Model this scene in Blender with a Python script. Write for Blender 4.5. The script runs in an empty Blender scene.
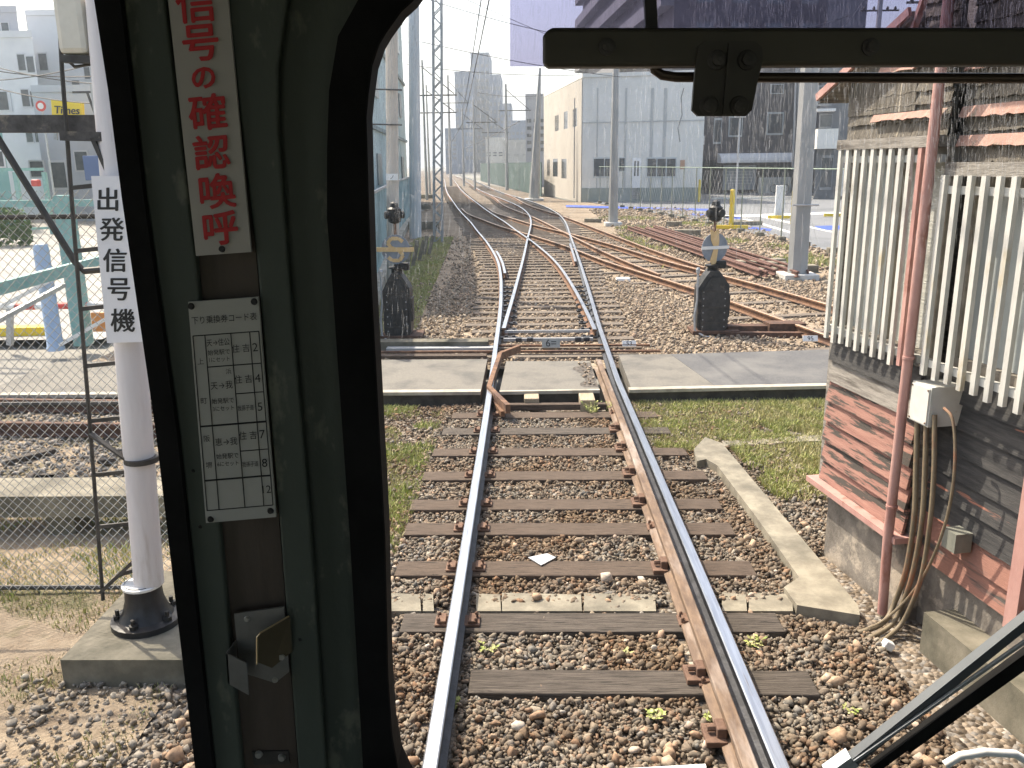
import bpy, bmesh, math, random
import numpy as np
from mathutils import Vector, Matrix, noise
R = math.radians
random.seed(7); rng = np.random.default_rng(7)
S = bpy.context.scene
COL = S.collection

# ---------------------------------------------------------------- camera
F = 852.0
PITCH, YAW, ROLL = R(14.5), R(1.17), R(-0.7)
CAMM = (Matrix.Rotation(YAW, 3, 'Z') @ Matrix.Rotation(math.pi/2-PITCH, 3, 'X') @ Matrix.Rotation(ROLL, 3, 'Z'))
EYE = Vector((0, 0, 2.54))
cd = bpy.data.cameras.new('camera'); cam = bpy.data.objects.new('camera', cd); COL.objects.link(cam)
cd.sensor_fit = 'HORIZONTAL'; cd.sensor_width = 36; cd.lens = 36*F/1024
cd.clip_start = 0.05; cd.clip_end = 4000
cam.matrix_world = Matrix.Translation(EYE) @ CAMM.to_4x4()
S.camera = cam
# ---------------------------------------------------------------- light
SUN_AZ, SUN_EL = R(-46), R(52)          # left of the track, ahead of the tram
w = bpy.data.worlds.new('World'); S.world = w; w.use_nodes = True
nt = w.node_tree; bg = nt.nodes['Background']
sky = nt.nodes.new('ShaderNodeTexSky'); sky.sky_type = 'NISHITA'; sky.sun_disc = False
sky.sun_elevation = SUN_EL; sky.sun_rotation = SUN_AZ; sky.dust_density = 3.5; sky.air_density = 1.0
nt.links.new(sky.outputs[0], bg.inputs[0]); bg.inputs[1].default_value = 0.15
sl = bpy.data.lights.new('sun', 'SUN'); sl.energy = 3.4; sl.angle = R(0.6); sl.color = (1, .95, .87)
so = bpy.data.objects.new('sun', sl); COL.objects.link(so)
sd = Vector((math.sin(SUN_AZ)*math.cos(SUN_EL), math.cos(SUN_AZ)*math.cos(SUN_EL), math.sin(SUN_EL)))
so.rotation_euler = sd.to_track_quat('Z', 'Y').to_euler()
S.view_settings.view_transform = 'Standard'; S.view_settings.look = 'None'
S.view_settings.exposure = 1.25; S.view_settings.gamma = 1
S.view_settings.use_white_balance = True; S.view_settings.white_balance_temperature = 7300; S.view_settings.white_balance_tint = 10
S.cycles.max_bounces = 7; S.cycles.diffuse_bounces = 3; S.cycles.glossy_bounces = 3
S.cycles.transparent_max_bounces = 24; S.cycles.volume_bounces = 0
S.cycles.use_denoising = True
S.cycles.caustics_reflective = False; S.cycles.caustics_refractive = False

# ---------------------------------------------------------------- pixel rays (to read real positions off the photo)
def ray(x, y): return CAMM @ Vector(((x-512)/F, -(y-384)/F, -1.0))
def G(x, y, z=0.0):
    d = ray(x, y); return EYE + d*((z-EYE.z)/d.z)
def P(x, y, Y):
    d = ray(x, y); return EYE + d*(Y/d.y)
def PL(x, y, p0, n):
    d = ray(x, y); return EYE + d*((Vector(p0)-EYE).dot(n)/d.dot(n))

# ---------------------------------------------------------------- materials
MATS = {}
def mat(name, c, c2=None, scale=5, rough=.8, metal=0, bump=0, bscale=None, stretch=(1,1,1), lo=.38, hi=.62, detail=6, c3=None, scale3=1.5, lo3=.5, hi3=.6, spec=.4, dist=.01, bstretch=None):
    if name in MATS: return MATS[name]
    m = bpy.data.materials.new(name); m.use_nodes = True
    t = m.node_tree; N = t.nodes; L = t.links; b = N['Principled BSDF']
    b.inputs['Roughness'].default_value = rough; b.inputs['Metallic'].default_value = metal
    b.inputs['Specular IOR Level'].default_value = spec
    tc = N.new('ShaderNodeTexCoord')
    def nz(sc, st, det):
        mp = N.new('ShaderNodeMapping'); mp.inputs['Scale'].default_value = st
        L.new(tc.outputs['Object'], mp.inputs[0])
        n = N.new('ShaderNodeTexNoise'); n.inputs['Scale'].default_value = sc; n.inputs['Detail'].default_value = det
        n.inputs['Roughness'].default_value = .65
        L.new(mp.outputs[0], n.inputs['Vector']); return n
    def rng_(sock, a, bb):
        r = N.new('ShaderNodeMapRange'); r.inputs[1].default_value = a; r.inputs[2].default_value = bb
        L.new(sock, r.inputs[0]); return r.outputs[0]
    def mix(f, A, B):
        x = N.new('ShaderNodeMix'); x.data_type = 'RGBA'
        L.new(f, x.inputs[0])
        for i, v in ((6, A), (7, B)):
            if isinstance(v, tuple): x.inputs[i].default_value = (*v, 1)
            else: L.new(v, x.inputs[i])
        return x.outputs[2]
    if c2 is None: b.inputs['Base Color'].default_value = (*c, 1)
    else:
        o = mix(rng_(nz(scale, stretch, detail).outputs[0], lo, hi), c, c2)
        if c3 is not None: o = mix(rng_(nz(scale3, stretch, 5).outputs[0], lo3, hi3), o, c3)
        L.new(o, b.inputs['Base Color'])
    if bump:
        n = nz(bscale or scale*4, bstretch or stretch, 8)
        bp = N.new('ShaderNodeBump'); bp.inputs['Strength'].default_value = bump; bp.inputs['Distance'].default_value = dist
        L.new(n.outputs[0], bp.inputs['Height']); L.new(bp.outputs[0], b.inputs['Normal'])
    MATS[name] = m; return m

def gravel_mat(name, cols, scale, base_noise=.8, bump=.8, dist=.03):
    m = bpy.data.materials.new(name); m.use_nodes = True
    t = m.node_tree; N = t.nodes; L = t.links; b = N['Principled BSDF']; b.inputs['Roughness'].default_value = .9
    b.inputs['Specular IOR Level'].default_value = .2
    tc = N.new('ShaderNodeTexCoord'); v = N.new('ShaderNodeTexVoronoi'); v.inputs['Scale'].default_value = scale
    L.new(tc.outputs['Object'], v.inputs['Vector'])
    sp = N.new('ShaderNodeSeparateColor'); L.new(v.outputs['Color'], sp.inputs[0])
    cr = N.new('ShaderNodeValToRGB'); el = cr.color_ramp.elements
    for i, c in enumerate(cols):
        e = el[i] if i < 2 else el.new(1)
        e.position = i/(len(cols)-1); e.color = (*c, 1)
    L.new(sp.outputs[0], cr.inputs[0])
    n = N.new('ShaderNodeTexNoise'); n.inputs['Scale'].default_value = base_noise; n.inputs['Detail'].default_value = 8
    L.new(tc.outputs['Object'], n.inputs['Vector'])
    mr = N.new('ShaderNodeMapRange'); mr.inputs[1].default_value = .3; mr.inputs[2].default_value = .7; mr.inputs[3].default_value = .72; mr.inputs[4].default_value = 1.2
    L.new(n.outputs[0], mr.inputs[0])
    mx = N.new('ShaderNodeVectorMath'); mx.operation = 'SCALE'; L.new(cr.outputs[0], mx.inputs[0]); L.new(mr.outputs[0], mx.inputs['Scale'])
    L.new(mx.outputs[0], b.inputs['Base Color'])
    bp = N.new('ShaderNodeBump'); bp.inputs['Strength'].default_value = bump; bp.inputs['Distance'].default_value = dist; bp.invert = True
    L.new(v.outputs['Distance'], bp.inputs['Height']); L.new(bp.outputs[0], b.inputs['Normal'])
    return m

def island_mat(name, cols, rough=.85, tint=False):
    m = bpy.data.materials.new(name); m.use_nodes = True
    t = m.node_tree; N = t.nodes; L = t.links; b = N['Principled BSDF']; b.inputs['Roughness'].default_value = rough
    b.inputs['Specular IOR Level'].default_value = .25
    g = N.new('ShaderNodeNewGeometry'); cr = N.new('ShaderNodeValToRGB'); el = cr.color_ramp.elements
    for i, c in enumerate(cols):
        e = el[i] if i < 2 else el.new(1)
        e.position = i/(len(cols)-1); e.color = (*c, 1)
    L.new(g.outputs['Random Per Island'], cr.inputs[0])
    tc = N.new('ShaderNodeTexCoord'); n = N.new('ShaderNodeTexNoise'); n.inputs['Scale'].default_value = 60; n.inputs['Detail'].default_value = 4
    L.new(tc.outputs['Object'], n.inputs['Vector'])
    mr = N.new('ShaderNodeMapRange'); mr.inputs[1].default_value = .3; mr.inputs[2].default_value = .7; mr.inputs[3].default_value = .75; mr.inputs[4].default_value = 1.25
    L.new(n.outputs[0], mr.inputs[0])
    mx = N.new('ShaderNodeVectorMath'); mx.operation = 'SCALE'; L.new(cr.outputs[0], mx.inputs[0]); L.new(mr.outputs[0], mx.inputs['Scale'])
    n2 = N.new('ShaderNodeTexNoise'); n2.inputs['Scale'].default_value = 1.3; n2.inputs['Detail'].default_value = 5; L.new(tc.outputs['Object'], n2.inputs['Vector'])
    m2 = N.new('ShaderNodeMapRange'); m2.inputs[1].default_value = .42; m2.inputs[2].default_value = .62; L.new(n2.outputs[0], m2.inputs[0])
    x2 = N.new('ShaderNodeMix'); x2.data_type = 'RGBA'; x2.blend_type = 'MULTIPLY'; L.new(m2.outputs[0], x2.inputs[0]); L.new(mx.outputs[0], x2.inputs[6]); x2.inputs[7].default_value = (.80,.66,.54,1) if tint else (1,1,1,1)
    L.new(x2.outputs[2], b.inputs['Base Color'])
    return m

def clear_mat(name, col, extra=None):
    m = bpy.data.materials.new(name); m.use_nodes = True
    t = m.node_tree; N = t.nodes; L = t.links; N.remove(N['Principled BSDF'])
    tr = N.new('ShaderNodeBsdfTransparent'); tr.inputs[0].default_value = (*col, 1)
    out = N['Material Output']
    if extra is None: L.new(tr.outputs[0], out.inputs[0])
    else:
        k, c2 = extra
        mx = N.new('ShaderNodeMixShader'); mx.inputs[0].default_value = k
        tl = N.new('ShaderNodeBsdfTranslucent'); tl.inputs[0].default_value = (*c2, 1)
        L.new(tr.outputs[0], mx.inputs[1]); L.new(tl.outputs[0], mx.inputs[2]); L.new(mx.outputs[0], out.inputs[0])
    return m

# plain materials
RUST = mat('rusty_steel', (.13,.07,.045), (.24,.135,.08), 14, .85, .0, .5, 60, c3=(.10,.055,.04), scale3=3)
DKRUST = mat('dark_rust', (.07,.04,.03), (.14,.075,.05), 12, .85, .0, .4, 50)
SHINE = mat('polished_rail_head', (.40,.43,.48), (.56,.59,.63), 3.5, .33, 1.0, .08, 60, stretch=(14,.5,6), c3=(.26,.22,.19), scale3=5, lo3=.60, hi3=.75)
GREASE = mat('greasy_steel', (.02,.022,.026), (.05,.052,.06), 10, .45, .3, .3, 50)
SLEEP = mat('weathered_timber', (.07,.05,.038), (.15,.112,.085), 9, .9, 0, 1.0, 16, stretch=(.5,9,5), c3=(.022,.017,.014), scale3=9, lo3=.57, hi3=.63, dist=.012)
DUSTY = mat('dusty_timber', (.13,.105,.085), (.22,.185,.15), 8, .9, 0, .8, 16, stretch=(.5,9,5), c3=(.06,.05,.042), scale3=7, lo3=.57, hi3=.66, dist=.012)
SLEEP2 = mat('dark_timber', (.055,.046,.038), (.125,.105,.088), 9, .9, 0, 1.0, 16, stretch=(.5,9,5), c3=(.018,.015,.013), scale3=8, lo3=.56, hi3=.62, dist=.012)
CONC = mat('old_concrete', (.20,.18,.14), (.30,.275,.215), 7, .9, 0, .6, 60, c3=(.13,.12,.095), scale3=2.2, lo3=.45, hi3=.65, dist=.004)
CONCD = mat('dark_stained_concrete', (.13,.12,.09), (.22,.20,.155), 3.5, .9, 0, .5, 50, c3=(.07,.068,.05), scale3=2.2, lo3=.45, hi3=.7, dist=.005)
POLEC = mat('grey_concrete_pole', (.30,.31,.31), (.38,.385,.38), 3, .85, 0, .2, 40, stretch=(1,1,.3))
ASPH = mat('dark_asphalt', (.085,.086,.088), (.125,.126,.128), 60, .9, 0, .6, 180, c3=(.17,.168,.16), scale3=1.2, lo3=.45, hi3=.7, dist=.004)
PAVE = mat('pale_worn_asphalt', (.15,.142,.125), (.20,.188,.162), 60, .9, 0, .6, 150, c3=(.11,.107,.098), scale3=1.8, lo3=.48, hi3=.66, dist=.004)
LOT = mat('car_park_asphalt', (.17,.18,.19), (.21,.22,.235), 20, .9, 0, .1, 60, c3=(.14,.15,.16), scale3=.15)
WHITEP = mat('white_paint', (.72,.72,.70), (.8,.8,.78), 8, .6)
BLUEP = mat('blue_paint', (.04,.09,.42), (.06,.12,.5), 8, .6)
YELP = mat('yellow_paint', (.75,.52,.03), (.8,.6,.06), 8, .5)
REDP = mat('red_paint', (.55,.05,.04), (.6,.08,.06), 8, .5)
BLACKM = mat('black_metal', (.012,.012,.012), (.03,.03,.03), 8, .5, .2, .1, 60)
DARKM = mat('dark_painted_metal', (.035,.033,.03), (.07,.065,.06), 7, .6, .2, .2, 40)
TEAL = mat('teal_painted_steel', (.20,.38,.36), (.28,.46,.43), 9, .6, 0, .1, 40, c3=(.18,.14,.10), scale3=6, lo3=.66, hi3=.72)
GREYM = mat('galvanised_steel', (.38,.39,.40), (.48,.49,.50), 12, .5, .5)
WIREM = mat('galvanised_wire', (.30,.31,.30), (.42,.42,.40), 30, .5, .4)
GLASSD = mat('dark_window_glass', (.05,.06,.07), (.09,.10,.11), 3, .12, .0, spec=.8)

# ---------------------------------------------------------------- mesh building
def wloc(o):
    v = Vector((0,0,0))
    while o is not None: v += o.location; o = o.parent
    return v
def tag(o, label=None, cat=None, group=None, kind=None):
    if label: o['label'] = label
    if cat: o['category'] = cat
    if group: o['group'] = group
    if kind: o['kind'] = kind
    return o
def empty(name, loc, label, cat, group=None):
    o = bpy.data.objects.new(name, None); COL.objects.link(o); o.location = loc; o.empty_display_size = .1
    return tag(o, label, cat, group)
def smooth_path(pts, n=6):
    pts = [Vector(p) for p in pts]; out = []; Q = [pts[0]*2-pts[1]] + pts + [pts[-1]*2-pts[-2]]
    for i in range(1, len(Q)-2):
        a, b, c, d = Q[i-1:i+3]
        for j in range(n):
            t = j/n; out.append(.5*((2*b)+(c-a)*t+(2*a-5*b+4*c-d)*t*t+(3*b-a-3*c+d)*t**3))
    return out+[pts[-1]]
class MB:
    def __init__(s): s.v = []; s.f = []; s.m = []; s.k = 0
    def add(s, vs, fs, k=None):
        n = len(s.v); s.v += [tuple(p) for p in vs]
        for f in fs: s.f.append(tuple(i+n for i in f)); s.m.append(s.k if k is None else k)
        return s
    def box(s, c, d, rot=None, k=None, bev=0.0):
        hx, hy, hz = d[0]/2, d[1]/2, d[2]/2; c = Vector(c)
        if bev <= 0:
            vs = [Vector((x*hx, y*hy, z*hz)) for z in (-1,1) for x, y in ((-1,-1),(1,-1),(1,1),(-1,1))]
            fs = [(3,2,1,0),(4,5,6,7),(0,1,5,4),(1,2,6,5),(2,3,7,6),(3,0,4,7)]
        else:
            bm = bmesh.new(); bmesh.ops.create_cube(bm, size=1)
            for q in bm.verts: q.co = Vector((q.co.x*d[0], q.co.y*d[1], q.co.z*d[2]))
            bmesh.ops.bevel(bm, geom=bm.edges[:], offset=bev, segments=2, affect='EDGES', profile=.5)
            bm.verts.index_update(); vs = [q.co.copy() for q in bm.verts]; fs = [[q.index for q in f.verts] for f in bm.faces]; bm.free()
        if rot is not None: vs = [rot @ q for q in vs]
        return s.add([c+q for q in vs], fs, k)
    def b2(s, a, b, k=None, bev=0.0):
        a = Vector(a); b = Vector(b); return s.box((a+b)/2, [abs(t) for t in (b-a)], None, k, bev)
    def bar(s, a, b, w, h=None, k=None, up=(0,0,1)):
        a = Vector(a); b = Vector(b); d = (b-a); L = d.length
        if L < 1e-6: return s
        d.normalize(); up = Vector(up)
        if abs(d.dot(up)) > .98: up = Vector((0,1,0))
        x = d.cross(up).normalized(); z = x.cross(d)
        rot = Matrix((x, d, z)).transposed()
        return s.box((a+b)/2, (w, L, h or w), rot, k)
    def tube(s, pts, r, n=8, k=None, cap=True):
        pts = [Vector(p) for p in pts]; rr = r if isinstance(r, (list, tuple)) else [r]*len(pts)
        vs = []; prev = None
        for i, p in enumerate(pts):
            d = (pts[min(i+1, len(pts)-1)] - pts[max(i-1, 0)]).normalized()
            if prev is None:
                u = Vector((0,0,1)) if abs(d.z) < .9 else Vector((1,0,0))
                x = d.cross(u).normalized()
            else: x = (prev - d*prev.dot(d)).normalized()
            prev = x; y = d.cross(x)
            for j in range(n):
                a = 2*math.pi*j/n; vs.append(p + (x*math.cos(a)+y*math.sin(a))*rr[i])
        fs = [(i*n+j, i*n+(j+1)%n, (i+1)*n+(j+1)%n, (i+1)*n+j) for i in range(len(pts)-1) for j in range(n)]
        if cap: fs += [tuple(range(n))[::-1], tuple((len(pts)-1)*n+j for j in range(n))]
        return s.add(vs, fs, k)
    def lathe(s, base, prof, n=24, k=None, axis=None):
        base = Vector(base); vs = []
        q = Vector((0,0,1)).rotation_difference(Vector(axis)).to_matrix() if axis else Matrix.Identity(3)
        for r, z in prof:
            for j in range(n):
                a = 2*math.pi*j/n; vs.append(base + q @ Vector((r*math.cos(a), r*math.sin(a), z)))
        m = len(prof)
        fs = [(i*n+j, i*n+(j+1)%n, (i+1)*n+(j+1)%n, (i+1)*n+j) for i in range(m-1) for j in range(n)]
        fs += [tuple(range(n))[::-1], tuple((m-1)*n+j for j in range(n))]
        return s.add(vs, fs, k)
    def prism(s, poly, vec, k=None):
        poly = [Vector(p) for p in poly]; vec = Vector(vec); n = len(poly)
        nr = Vector((0,0,0))
        for i in range(n): nr += poly[i].cross(poly[(i+1) % n])
        if nr.dot(vec) > 0: poly = poly[::-1]
        vs = poly + [p+vec for p in poly]
        fs = [tuple(range(n)), tuple(range(2*n-1, n-1, -1))] + [((i+1) % n, i, i+n, (i+1) % n+n) for i in range(n)]
        return s.add(vs, fs, k)
    def text(s, txt, o, ux, uy, size=1.0, th=.0, k=None):
        cu = bpy.data.curves.new('t', 'FONT'); cu.body = txt; cu.size = 1; cu.align_x = 'CENTER'; cu.align_y = 'CENTER'; cu.resolution_u = 3
        ob = bpy.data.objects.new('t', cu); me = bpy.data.meshes.new_from_object(ob)
        if len(me.vertices) == 0: return s
        xs = [q.co.x for q in me.vertices]; ys = [q.co.y for q in me.vertices]
        cx, cy = (min(xs)+max(xs))/2, (min(ys)+max(ys))/2
        ux = Vector(ux); uy = Vector(uy)
        s.add([Vector(o) + ux*((q.co.x-cx)*size) + uy*((q.co.y-cy)*size) for q in me.vertices], [tuple(p.vertices) for p in me.polygons], k)
        bpy.data.objects.remove(ob); bpy.data.curves.remove(cu); bpy.data.meshes.remove(me)
        return s
    def build(s, name, mats, parent=None, smooth=False):
        if not isinstance(mats, (list, tuple)): mats = [mats]
        off = wloc(parent) if parent is not None else Vector((0,0,0))
        me = bpy.data.meshes.new(name); me.from_pydata([(p[0]-off.x, p[1]-off.y, p[2]-off.z) for p in s.v], [], s.f)
        for m in mats: me.materials.append(m)
        if len(mats) > 1: me.polygons.foreach_set('material_index', s.m)
        if smooth: me.polygons.foreach_set('use_smooth', [True]*len(s.f)); 
        me.update()
        if smooth:
            try: me.set_sharp_from_angle(angle=R(40))
            except Exception: pass
        o = bpy.data.objects.new(name, me); COL.objects.link(o); o.parent = parent
        return o
def thing(mb, name, mats, label, cat, group=None, smooth=False):
    """a single-mesh thing with its origin at its base"""
    xs = [p[0] for p in mb.v]; ys = [p[1] for p in mb.v]; zs = [p[2] for p in mb.v]
    c = Vector(((min(xs)+max(xs))/2, (min(ys)+max(ys))/2, min(zs)))
    mb.v = [(p[0]-c.x, p[1]-c.y, p[2]-c.z) for p in mb.v]
    o = mb.build(name, mats, None, smooth); o.location = c
    return tag(o, label, cat, group)
def struct(mb, name, mats): return tag(mb.build(name, mats), kind='structure')
def copy_tree(o, parent=None):
    c = o.copy(); COL.objects.link(c); c.parent = parent
    for ch in o.children: copy_tree(ch, c)
    return c
ORD = ('first','second','third','fourth','fifth','sixth','seventh','eighth','ninth','tenth','eleventh','twelfth','thirteenth','fourteenth','fifteenth','sixteenth','seventeenth','eighteenth','nineteenth','twentieth')
def ordinal(i):
    T = ('', '', 'twenty', 'thirty', 'forty', 'fifty', 'sixty')
    if i < 20: return ORD[i]
    n = i+1
    return {20:'twentieth',30:'thirtieth',40:'fortieth',50:'fiftieth',60:'sixtieth'}[n] if n % 10 == 0 else T[n//10]+'-'+ORD[n % 10-1]

# ================================================================ SETTING
GZ = -.19
struct(MB().add([(-1200,-60,-.32),(1200,-60,-.32),(1200,2400,-.32),(-1200,2400,-.32)], [(0,1,2,3)]), 'ground',
       mat('far_ground', (.20,.19,.17), (.27,.26,.23), .05, .95, 0, .1, 3, c3=(.12,.13,.09), scale3=.02))
# ballast bed with small relief
BROWN = [(.07,.055,.042),(.14,.11,.08),(.20,.17,.14),(.27,.215,.16),(.14,.13,.12),(.34,.31,.27)]
FARG = [(.14,.105,.075),(.22,.17,.125),(.29,.23,.17),(.35,.28,.20),(.24,.195,.15),(.42,.36,.28)]
def sheet(name, pts, z, m):
    return struct(MB().add([(x, y, z) for x, y in pts], [tuple(range(len(pts)))]), name, m)
def grid_sheet(name, x0, x1, y0, y1, z, amp, step, m):
    nx = int((x1-x0)/step)+1; ny = int((y1-y0)/step)+1
    vs = [(x0+(x1-x0)*i/(nx-1), y0+(y1-y0)*j/(ny-1), 0) for j in range(ny) for i in range(nx)]
    vs = [(x, y, z + amp*noise.noise(Vector((x*2.2, y*2.2, 0))) + amp*.5*noise.noise(Vector((x*9, y*9, 3)))) for x, y, _ in vs]
    fs = [(j*nx+i, j*nx+i+1, (j+1)*nx+i+1, (j+1)*nx+i) for j in range(ny-1) for i in range(nx-1)]
    return struct(MB().add(vs, fs), name, m)
grid_sheet('trackbed_ground', -2.15, 3.6, 1.6, 9.62, GZ, .012, .08, gravel_mat('dark_gravel_bed', BROWN, 34, 1.2))
grid_sheet('trackbed_ground', -6.4, 9.2, 11.35, 62, GZ+.005, .012, .25, gravel_mat('brown_gravel_bed', FARG, 22, .5, .45, .02))
sheet('trackbed_ground', [(-14,62.2),(3.5,62.2),(-4,110),(-20,230),(-34,400),(-52,400),(-30,230),(-20,110)], GZ-.02, gravel_mat('far_gravel_bed', [(.09,.08,.065),(.15,.12,.095),(.19,.155,.12),(.22,.185,.145)], 12, .3))
EARTH = mat('sandy_earth', (.26,.20,.14), (.36,.29,.21), 6, .95, 0, .9, 40, c3=(.17,.15,.085), scale3=1.3, lo3=.5, hi3=.6, dist=.03)
grid_sheet('earth_ground', -7.5, -1.93, 1.5, 9.6, GZ+.01, .03, .12, EARTH)
# ---- car park to the right, yard to the left
sheet('car_park_ground', [(9.6,15),(60,15),(60,75),(5.6,75),(4.2,63),(6.9,47.2),(9.1,29)], -.15, LOT)
sheet('yard_ground', [(-70,13.6),(-7.0,13.6),(-8.3,40),(-12,90),(-70,90)], -.17, mat('pale_yard_concrete', (.27,.26,.24), (.34,.33,.31), .6, .9, 0, .1, 30))

# ---- crossing path
cm = MB()
cm.prism([(-6.5,9.62,-.19),(-.56,9.60,-.19),(-.56,11.28,-.19),(-6.5,11.32,-.19)], (0,0,.165), 0)
cm.prism([(-.34,9.56,-.19),(.82,9.60,-.19),(.82,11.10,-.19),(-.30,11.12,-.19)], (0,0,.17), 0)
cm.prism([(1.20,9.66,-.19),(2.2,9.72,-.19),(1.95,11.5,-.19),(1.24,11.5,-.19)], (0,0,.165), 0)
cm.prism([(2.204,9.72,-.19),(9.2,10.1,-.19),(9.2,12.2,-.19),(1.954,11.5,-.19)], (0,0,.165), 1)
struct(cm, 'crossing_path', [PAVE, ASPH])
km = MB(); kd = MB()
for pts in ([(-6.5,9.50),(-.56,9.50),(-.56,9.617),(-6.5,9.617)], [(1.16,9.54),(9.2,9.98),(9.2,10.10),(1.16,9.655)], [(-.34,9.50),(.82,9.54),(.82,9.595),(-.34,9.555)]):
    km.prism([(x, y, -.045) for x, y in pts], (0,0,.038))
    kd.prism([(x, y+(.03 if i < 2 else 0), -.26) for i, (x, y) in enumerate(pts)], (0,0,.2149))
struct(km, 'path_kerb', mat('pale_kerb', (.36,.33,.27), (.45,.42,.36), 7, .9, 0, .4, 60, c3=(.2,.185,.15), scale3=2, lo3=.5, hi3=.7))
struct(kd, 'path_kerb_face', mat('stained_shaded_kerb', (.035,.032,.028), (.07,.065,.055), 7, .9, 0, .4, 60))  # dark colour mixes staining with painted shade below the overhanging lip
bp0 = MB()
ed = [(.78-.20*random.uniform(.45,1.1), 9.75+.09*i+random.uniform(-.03,.03)) for i in range(14)]
bp0.add([(x, y, -.0165) for x, y in [(.815,9.72)]+ed[::1]+[(.815,11.0)]], [tuple(range(16))], 0)
struct(bp0, 'path_worn_patch', mat('dark_broken_patch', (.05,.045,.04), (.16,.14,.12), 26, .95, 0, 1.0, 60))
# ---- near concrete kerbs (curved L of the photo)
kp = [(694,449),(705,437),(722,443),(785,518),(858,605),(860,615),(797,605),(784,587),(799,577),(757,518),(717,465),(706,459),(697,461)]
kb = MB(); kb.prism([G(x, y, -.115)-Vector((0,0,.16)) for x, y in kp], (0,0,.16))
kb.prism([G(x, y, -.155)-Vector((0,0,.12)) for x, y in ((722,441),(830,434),(832,440),(724,446))], (0,0,.12))
for a, b in ((385,420),(423,433),(476,500),(502,581),(584,655),(722,746),(749,792)):
    kb.prism([G(x, y, -.148)-Vector((0,0,.08)) for x, y in ((a,593+random.uniform(-1,1)),(b,594.5),(b+1,611),(a,611))], (0,0,.08))
struct(kb, 'concrete_kerb', CONC)

# ================================================================ RAILS
def catmull(pts, step):
    pts = [Vector((*p, 0)) for p in pts]; out = []
    P_ = [pts[0]*2-pts[1]] + pts + [pts[-1]*2-pts[-2]]
    for i in range(1, len(P_)-2):
        a, b, c, d = P_[i-1:i+3]; n = max(2, int((c-b).length/step(b.y) if callable(step) else (c-b).length/step))
        for j in range(n):
            t = j/n; out.append(.5*((2*b)+(c-a)*t+(2*a-5*b+4*c-d)*t*t+(3*b-a-3*c+d)*t**3))
    out.append(pts[-1]); return out
def offset(path, d):
    o = []
    for i, p in enumerate(path):
        t = (path[min(i+1, len(path)-1)]-path[max(i-1, 0)]).normalized()
        o.append(p + Vector((t.y, -t.x, 0))*d)
    return o
PROF = [(-.055,0),(-.055,.012),(-.010,.028),(-.010,.098),(-.034,.108),(-.034,.134),(-.028,.140),(.028,.140),(.034,.134),(.034,.108),(.010,.098),(.010,.028),(.055,.012),(.055,0)]
def rail_mb(path, z=-.14, inner=None, shine=True, sx=1.0):
    m = MB(); n = len(PROF); vs = []
    for i, p in enumerate(path):
        t = (path[min(i+1, len(path)-1)]-path[max(i-1, 0)]).normalized(); r = Vector((t.y, -t.x, 0))
        for a, h in PROF: vs.append(Vector((p.x, p.y, z+h)) + r*a*sx)
    base = len(m.v); m.v += [tuple(q) for q in vs]
    for i in range(len(path)-1):
        for j in range(n):
            f = (i*n+j, i*n+(j+1) % n, (i+1)*n+(j+1) % n, (i+1)*n+j)
            k = 0
            if j in (5,6,7) and shine: k = 1
            if inner is not None and ((inner > 0 and 8 <= j <= 12) or (inner < 0 and 0 <= j <= 4)): k = 2
            m.f.append(f[::-1]); m.m.append(k)
    m.f.append(tuple(range(n))); m.m.append(0); m.f.append(tuple(range((len(path)-1)*n+n-1, (len(path)-1)*n-1, -1))); m.m.append(0)
    return m
def rail(path, label, inner=None, shine=True, mats=None, z=-.14, group='rails', name='rail', sx=1.0):
    return thing(rail_mb(path, z, inner, shine, sx), name, mats or [RUST, SHINE, GREASE], label, 'rail', group)
st = lambda y: 1.0 if y < 30 else 2.5
T1 = catmull([(.32,1.4),(.32,6),(.31,10),(.29,12),(.27,14.5),(.22,17),(.10,20.5),(-.12,24),(-.62,29),(-1.28,34.5),(-1.85,39.5),(-2.75,46.5),(-4.1,58),(-7.5,89),(-13.5,150),(-22,230),(-36,400)], st)
T2 = catmull([(.34,12.3),(.40,14.5),(.47,17),(.57,21),(.66,25),(.78,31.4),(.90,37),(.90,42),(.72,47),(.2,54),(-1.1,65),(-4.0,88),(-10.2,150),(-18.5,230),(-32,400)], st)
T3 = catmull([(-3.2,52),(-2.45,46.4),(-1.45,41.5),(-.42,36.7),(.84,32),(1.94,27.5),(2.84,23),(3.62,20),(4.15,18),(4.75,15.2),(5.3,12.5),(5.9,10),(6.6,7.5)], 1.0)
T4 = catmull([(-4.8,95),(-2.2,72),(-.7,55),(1.0,43),(2.15,33),(2.95,26),(3.45,22.4),(3.85,20.2)], 1.5)
HG = .765
def cut(path, y0, y1): return [p for p in path if y0 <= p.y <= y1]
rail(offset(T1, -HG), 'left running rail with bright polished head, nearest the cab pillar', inner=1)
rail(offset(cut(T1, 12.9, 500), HG), 'curved switch rail leading right side of the left-hand track through the crossing nose', None)
rail(offset(cut(T1, 0, 10.2), HG) + offset(cut(T2, 12.3, 500), HG)[1:], 'right running rail with bright head beside the rusty guard rail', inner=-1)
rail(offset(cut(T2, 13.2, 500), -HG), 'blade rail starting between the running rails at the points', None)
gr = offset(cut(T1, 1.2, 11.3), HG-.135)
rail(gr, 'rusty brown guard rail laid just inside the right running rail', shine=False, mats=[mat('guard_rust', (.12,.08,.057), (.20,.135,.09), 9, .7, .1, .3, 40, c3=(.42,.36,.32), scale3=1.4, lo3=.5, hi3=.75, stretch=(3,.7,3)), RUST, GREASE], group=None, name='guard_rail')
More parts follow.
